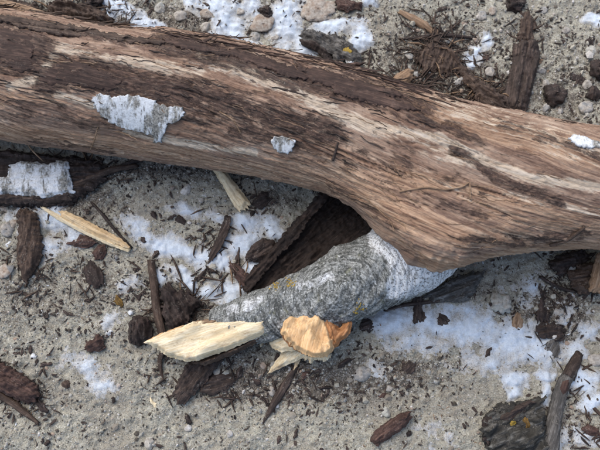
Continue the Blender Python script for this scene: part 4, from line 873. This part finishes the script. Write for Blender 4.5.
# small dark chips on the left snow and sand
for q in ((153, 214, 9, 5, -55, 'rot', 'tiny dark chip on sand above the snow strip, left of centre'), (143, 239, 6, 7, 20, 'rot', 'tiny square dark chip at the left end of the snow strip'),
          (157, 252, 14, 6, 50, 'bark', 'dark oblong chip lying across the snow strip'), (181, 220, 11, 9, -25, 'rot', 'small round dark chip at the rim of the dusted snow'),
          (172, 216, 8, 4, 20, 'rot', 'tiny dark flake touching the small round chip'), (136, 269, 9, 6, 45, 'rot', 'tiny dark chip below the splinter’s right tip'),
          (139, 296, 11, 5, 60, 'rot', 'narrow dark chip left of the upright stick'), (118, 302, 15, 8, -50, 'amber', 'small amber-brown scrap left of the dark rotten lump'),
          (52, 217, 12, 5, 30, 'bark', 'small dark sliver on snow under the splinter’s left tip'),
          (45, 364, 14, 5, 10, 'rot', 'narrow dark chip above the left-edge bark, lower left'), (66, 384, 10, 9, -60, 'brown', 'small brown hooked scrap beside the faint frost'),
          (113, 400, 9, 4, 80, 'rot', 'tiny dark chip right of the faint frost'), (188, 420, 12, 7, -60, 'rot', 'black chip with a white pebble at its foot'),
          (46, 443, 7, 6, 50, 'rot', 'tiny black chip near the bottom left corner'), (279, 440, 9, 6, 70, 'rot', 'tiny black chip at the bottom below the slender stick'),
          (296, 434, 12, 4, 80, 'rot', 'thin dark shard at the bottom, left of centre'), (367, 326, 16, 14, 20, 'rot', 'dark crumbly scrap right of the torn branch end'),
          (324, 388, 16, 4, 5, 'rot', 'thin dark shard below the torn branch end'), (345, 362, 22, 6, 30, 'rot', 'slanting dark shard right of the torn branch end'),
          (410, 367, 16, 14, 50, 'bark', 'dark scrap at the lower rim of the right snow'), (384, 396, 8, 10, 70, 'red', 'tiny reddish scrap above the oblong bottom chip'),
          (409, 434, 7, 5, 40, 'rot', 'tiny dark crumb right of the oblong bottom chip'), (240, 371, 14, 8, 70, 'rot', 'dark scrap below the pale chunk’s bark edge'),
          (305, 375, 10, 8, 0, 'red', 'small pinkish-brown scrap under the torn branch end'), (256, 382, 14, 6, -30, 'rot', 'dark shard left of the slender stick'),
          (442, 8, 12, 5, 20, 'bark', 'small dark scrap above the fibrous tangle'), (428, 58, 8, 7, 40, 'red', 'small reddish scrap inside the fibrous tangle'),
          (487, 58, 7, 8, 60, 'red', 'tiny dark red flake on the small upper-right snow patch'), (578, 78, 10, 18, 70, 'rot', 'dark crumbly scrap right of the round lump'),
          (590, 40, 10, 14, 80, 'rot', 'dark scrap below the snow at the upper right edge'), (540, 60, 7, 6, 0, 'tan', 'tiny tan flake on the rim of the large bark slab'),
          (202, 275, 26, 4, 55, 'bark', 'thin dark shard crossing snow left of the branch tip'), (238, 252, 30, 3, 78, 'bark', 'very thin upright shard on snow beside the angular chip'),
          (253, 212, 18, 4, 65, 'rot', 'thin dark shard just below the short pale stick'), (262, 200, 24, 14, 30, 'rot', 'dark crumbs under the log right of the short pale stick')):
    chip('bark_chip', *q[:6], q[6], 'bark', 0.004, jag=0.0014, group=None)
for q in ((109, 333, 9, 7, 30, 'small white flake left of the dark rotten lump'), (33, 356, 7, 7, 60, 'white flake above the left-edge bark, lower left'), (34, 277, 7, 9, 70, 'white flake at the foot of the upright brown slab'),
          (9, 243, 9, 5, 35, 'white flake left of the upright brown slab'), (131, 312, 9, 9, 60, 'white flake above the dark rotten lump'), (437, 382, 8, 5, -20, 'white flake below the right snow'), (24, 283, 6, 5, 10, 'tiny white flake below the upright brown slab')):
    chip('bark_flake', q[0], q[1], q[2], q[3], q[4], 'white', q[5], 'bark', 0.003)

# ------------------------------------------------------------------ pebbles one can pick out
PEB = [(483, 16, 7, 'pblue', 'blue-grey pebble at the top, left of the dark lump'), (493, 11, 5, 'pbrown', 'brown pebble beside the blue-grey one at the top'), (476, 38, 4, 'pbrown', 'tan pebble above the small snow patch'),
       (491, 72, 7, 'pgrey', 'pale grey pebble under the small snow patch'), (458, 82, 6, 'pblue', 'bluish pebble in the fibrous tangle'), (446, 66, 5, 'pwhite', 'whitish pebble inside the tangle'),
       (409, 57, 7, 'pgreen', 'pale pebble left of the fibrous tangle'), (541, 70, 5, 'pblue', 'dark blue-grey pebble against the large bark slab'), (547, 84, 6, 'pgrey', 'grey pebble between bark slab and round lump'),
       (546, 108, 6, 'pblue', 'blue-grey pebble just above the log under the round lump'), (560, 112, 5, 'pblue', 'small slate pebble above the log'), (586, 108, 10, 'pblue', 'large dark slate stone above the log at the right edge'),
       (587, 84, 7, 'pgrey', 'pale grey stone by the right edge'), (591, 52, 7, 'pgreen', 'pale green-grey pebble by the right edge'), (543, 10, 5, 'pblue', 'bluish pebble at the top edge, right'), (530, 62, 0, '', ''),
       (566, 30, 5, 'pgrey', 'small grey pebble alone on sand, upper right'), (170, 162, 6, 'pblue', 'blue-grey pebble just below the log'), (186, 190, 6, 'pwhite', 'frosty pale pebble on sand below the log'),
       (201, 200, 4, 'pblue', 'small slate pebble right of the frosty pebble'), (386, 412, 6, 'pgreen', 'pale green pebble left of the oblong bottom chip'), (389, 388, 4, 'pgrey', 'light pebble above the pale green pebble'),
       (150, 443, 6, 'pgreen', 'greenish pebble at the bottom edge'), (229, 434, 4, 'pwhite', 'small white pebble at the bottom'), (188, 428, 3.6, 'pwhite', 'white pebble touching the black chip'),
       (272, 391, 5, 'pgrey', 'pale pebble left of the slender stick'), (217, 372, 5, 'pgreen', 'greenish pebble beside the broad bark strip'), (276, 405, 3.5, 'pwhite', 'tiny white pebble by the slender stick’s tip'),
       (362, 372, 9, 'pblue', 'frosted blue-grey clump right of the torn branch end'), (390, 369, 4, 'pgreen', 'mint-green pebble right of the frosted clump'), (8, 230, 9, 'pblue', 'dark slate stone at the left edge'),
       (12, 224, 6, 'pbrown', 'brown pebble on the slate stone, left edge'), (6, 272, 8, 'pbrown', 'rusty pebble at the left edge'), (3, 208, 5, 'pbrown', 'brown pebble below the white bark, left edge'),
       (597, 360, 7, 'pgrey', 'grey stone in snow at the right edge'), (558, 312, 6, 'pblue', 'slate pebble beside the upright dark shred'), (240, 10, 6, 'pgrey', 'grey pebble in the top snow'), (207, 14, 7, 'pbrown', 'brown pebble left of the top snow'),
       (206, 28, 6, 'pgrey', 'grey pebble above the log, left of the top snow'), (255, 38, 7, 'pblue', 'slate pebble between the brown clod and the log'), (275, 38, 5, 'pgrey', 'grey pebble right of the brown clod'),
       (180, 18, 8, 'pgrey', 'grey stone between the two upper-left snow patches'), (160, 8, 7, 'pgreen', 'pale stone near the top, upper left'), (82, 10, 6, 'pblue', 'bluish pebble at the top edge behind the bark clump')]
for k, (x, y, rp, mt, lab) in enumerate(PEB):
    if rp: lump(x, y, rp * .80, mt, 'pebble', lab, 'pebble', rock=True, sq=.6, seed=40 + k, rough=.26, el=1.0 + .3 * ((k * 37) % 10) / 10, ang=k * 53, sink=.9)

# ------------------------------------------------------------------ gravel grains and bark litter too small to count
rs = np.random.RandomState(4)
ico = np.array([(0, 0, 1), (.9, 0, .35), (.28, .85, .35), (-.72, .53, .35), (-.72, -.53, .35), (.28, -.85, .35), (.72, .53, -.4), (-.28, .85, -.4), (-.9, 0, -.4), (-.28, -.85, -.4), (.72, -.53, -.4)])
icof = np.array([(0, 1, 2), (0, 2, 3), (0, 3, 4), (0, 4, 5), (0, 5, 1), (1, 6, 2), (2, 7, 3), (3, 8, 4), (4, 9, 5), (5, 10, 1), (6, 7, 2), (7, 8, 3), (8, 9, 4), (9, 10, 5), (10, 6, 1)])
NG = 54000
x = rs.uniform(-.53, .53, NG); y = rs.uniform(-.39, .46, NG); NR = 9000; x[:NR] = rs.normal(0, .75, NR); y[:NR] = rs.normal(0, .65, NR)   # thinning out beyond the frame
gp, gq = to_px(np.stack([x, y, 0 * x], 1))
coarse = zone(gp, gq, [(480, 50, 120, 60, 1), (590, 80, 60, 80, 1), (180, 5, 120, 20, .8), (10, 240, 30, 60, .7), (300, 385, 130, 28, .6), (560, 310, 50, 40, .7), (400, 370, 60, 25, .6)])
rad_ = np.exp(rs.normal(math.log(.00095), .40, NG)) * (1 + 0.9 * coarse * rs.rand(NG) ** 2)
bigm = rs.rand(NG) < .012 * (1 + 4 * coarse); rad_ = np.where(bigm, rad_ * rs.uniform(1.6, 3.0, NG), rad_)
rad_ = np.minimum(rad_, .0062)
sf = snow_field(x, y); keep = (rs.rand(NG) > .15 + 1.1 * sf) | (rs.rand(NG) < .06)
x, y, rad_, gp, gq = x[keep], y[keep], rad_[keep], gp[keep], gq[keep]; k = len(x)
jit = 1 + rs.uniform(-.28, .28, (k, 11, 1)); sc = rs.uniform(.7, 1.25, (k, 1, 3)); an = rs.uniform(0, 6.28, k)
v = ico[None] * jit * sc; ca, sa = np.cos(an)[:, None], np.sin(an)[:, None]
v = np.stack([v[..., 0] * ca - v[..., 1] * sa, v[..., 0] * sa + v[..., 1] * ca, v[..., 2] * .8], -1) * rad_[:, None, None]
v += np.stack([x, y, gz(x, y) + rad_ * .25 + np.clip(snow_field(x, y) - .3, 0, 1) * .003], -1)[:, None]
Fg = (icof[None] + (np.arange(k) * 11)[:, None, None]).reshape(-1, 3)
me = mesh_np('gravel', v.reshape(-1, 3), Fg, False); tone = rs.rand(k); fattr(me, 'tone', np.repeat(tone, 11))
tag(link('gravel', me, M['stone']), 'fine sand and gravel grains strewn over the ground', 'gravel', kind='stuff')

def litter(name, count, seed, mat, label, lens, wids, bias, zones):
    rs = np.random.RandomState(seed); n0 = count * 12
    x = rs.uniform(-.53, .53, n0); y = rs.uniform(-.39, .46, n0); a, b_ = to_px(np.stack([x, y, 0 * x], 1))
    w_ = bias + zone(a, b_, zones); w_ *= np.where(snow_field(x, y) > .3, .16, 1) * (.06 + sstep(-.05, .45, fbm(x * 17, y * 17, 3, seed)))
    idx = rs.choice(n0, count, False, w_ / w_.sum()); x, y = x[idx], y[idx]
    L = np.exp(rs.uniform(math.log(lens[0]), math.log(lens[1]), count)); W_ = rs.uniform(*wids, count) * (.5 + .5 * L / .008); T_ = np.minimum(W_ * .5, .0012)
    base = np.array([(-1, -.4, 0), (-.6, .7, 0), (.4, 1, 0), (1, .2, 0), (.5, -.9, 0), (-.9, -.3, 1), (-.5, .6, 1), (.4, .8, 1), (.85, .15, 1), (.45, -.7, 1)], float)
    v = base[None] * (1 + rs.uniform(-.3, .3, (count, 10, 3))) * np.stack([L / 2, W_ / 2, T_], -1)[:, None]
    t = rs.normal(0, .25, count); an = rs.uniform(0, 6.28, count)
    v[..., 2] += v[..., 0] * np.tan(t)[:, None] * .6
    ca, sa = np.cos(an)[:, None], np.sin(an)[:, None]
    v = np.stack([v[..., 0] * ca - v[..., 1] * sa, v[..., 0] * sa + v[..., 1] * ca, v[..., 2]], -1)
    onsnow = np.clip(snow_field(x, y), 0, 1) * .0045
    v += np.stack([x, y, np.maximum(gz(x, y), gz0(x, y)) + .0004 + onsnow], -1)[:, None]
    q = np.array([(0, 1, 6, 5), (1, 2, 7, 6), (2, 3, 8, 7), (3, 4, 9, 8), (4, 0, 5, 9)])[:, ::-1]; p5 = np.array([(5, 6, 7, 8, 9)])[:, ::-1]
    o = (np.arange(count) * 10)[:, None, None]
    me = mesh_np(name, v.reshape(-1, 3), [(q[None] + o).reshape(-1, 4), (p5[None] + o).reshape(-1, 5)], False)
    tag(link(name, me, M[mat]), label, 'litter', kind='stuff')
litter('bark_litter', 3300, 21, 'rot', 'dark bark crumbs scattered over sand and snow', (.0016, .008), (.0014, .0046), .07, ZD)
litter('bark_litter', 1300, 22, 'brown', 'brown bark fibres and crumbs strewn about the log', (.003, .011), (.0007, .0020), .05, ZD)
litter('wood_crumbs', 260, 23, 'tan', 'tan wood crumbs strewn about the log', (.003, .009), (.0008, .0018), .2, ZD)
litter('pale_crumbs', 150, 24, 'white', 'pale bark crumbs strewn over the sand', (.002, .006), (.0012, .0028), .25, ZD)

litter('bark_litter', 850, 25, 'bark', 'larger dark bark shards heaped round the branch and log', (.006, .015), (.0016, .0046), .03, ZD)
def loose_fibres(spots, seed, mat, label, lr=(.008, .034), zr=.004):
    rs = np.random.RandomState(seed); Vs = []; Fs = []; k = 0
    for px_, py_, rx, ry, n_ in spots:
        for _ in range(n_):
            c_ = P(px_ + rs.normal(0, rx * .5), py_ + rs.normal(0, ry * .5)); L = rs.uniform(*lr); a = rs.uniform(0, 6.28); cv = rs.normal(0, 9); npt = 7
            t = np.linspace(-L / 2, L / 2, npt); an = a + cv * t; x = c_.x + np.cumsum(np.cos(an)) * L / npt; y = c_.y + np.cumsum(np.sin(an)) * L / npt
            z = np.maximum(gz(x, y), gz0(x, y)) + .0008 + rs.rand() * zr * np.abs(np.sin(np.linspace(0, 3, npt) + rs.rand() * 3)); r = rs.uniform(.0004, .0018) * np.sin(np.linspace(.25, 2.9, npt))[:, None]
            w_ = np.stack([-np.sin(an), np.cos(an), 0 * an], 1) * r; u_ = np.array([0, 0, .7]) * r; ce = np.stack([x, y, z], 1)
            Vs.append(np.stack([ce + w_, ce + u_, ce - w_], 1).reshape(-1, 3)); Fs.append(grid_faces(npt, 3, True)[:, ::-1] + k); k += npt * 3
    tag(link('loose_fibres', mesh_np('loose_fibres', np.concatenate(Vs), np.concatenate(Fs)), M[mat]), label, 'fibres', kind='stuff')
SPOT = [(438, 58, 34, 34, 190), (482, 92, 34, 20, 130), (420, 88, 60, 10, 70), (85, 16, 50, 12, 90), (215, 250, 30, 40, 40), (185, 305, 30, 30, 60), (15, 395, 30, 20, 30), (560, 320, 30, 30, 40), (60, 170, 70, 20, 60),
        (230, 385, 60, 20, 60), (575, 270, 30, 14, 40), (590, 420, 20, 40, 30), (330, 60, 40, 10, 30), (90, 270, 25, 25, 25), (30, 250, 20, 40, 40), (530, 30, 20, 30, 30)]
SPOT = [(a, b_, c_ * 1.2, d_ * 1.2, n_ * 2 // 3) for a, b_, c_, d_, n_ in SPOT]
loose_fibres(SPOT, 31, 'brown', 'loose brown bark fibres tangled round the bark pieces')
loose_fibres([(a, b_, c_, d_, n_ // 2) for a, b_, c_, d_, n_ in SPOT], 32, 'rot', 'loose dark bark fibres tangled round the bark pieces')

LONG = [(438, 52, 20, 22, 70), (486, 94, 22, 10, 60), (85, 14, 44, 8, 70), (185, 305, 18, 14, 30), (60, 172, 50, 12, 40), (400, 86, 30, 6, 30), (245, 282, 14, 8, 16)]
loose_fibres(LONG, 33, 'brown', 'long brown bark shreds piled beside the log', (.018, .06), .012)
loose_fibres([(a, b_, c_, d_, n_ // 3) for a, b_, c_, d_, n_ in LONG], 34, 'tan', 'long tan bark shreds piled beside the log', (.012, .05), .012)
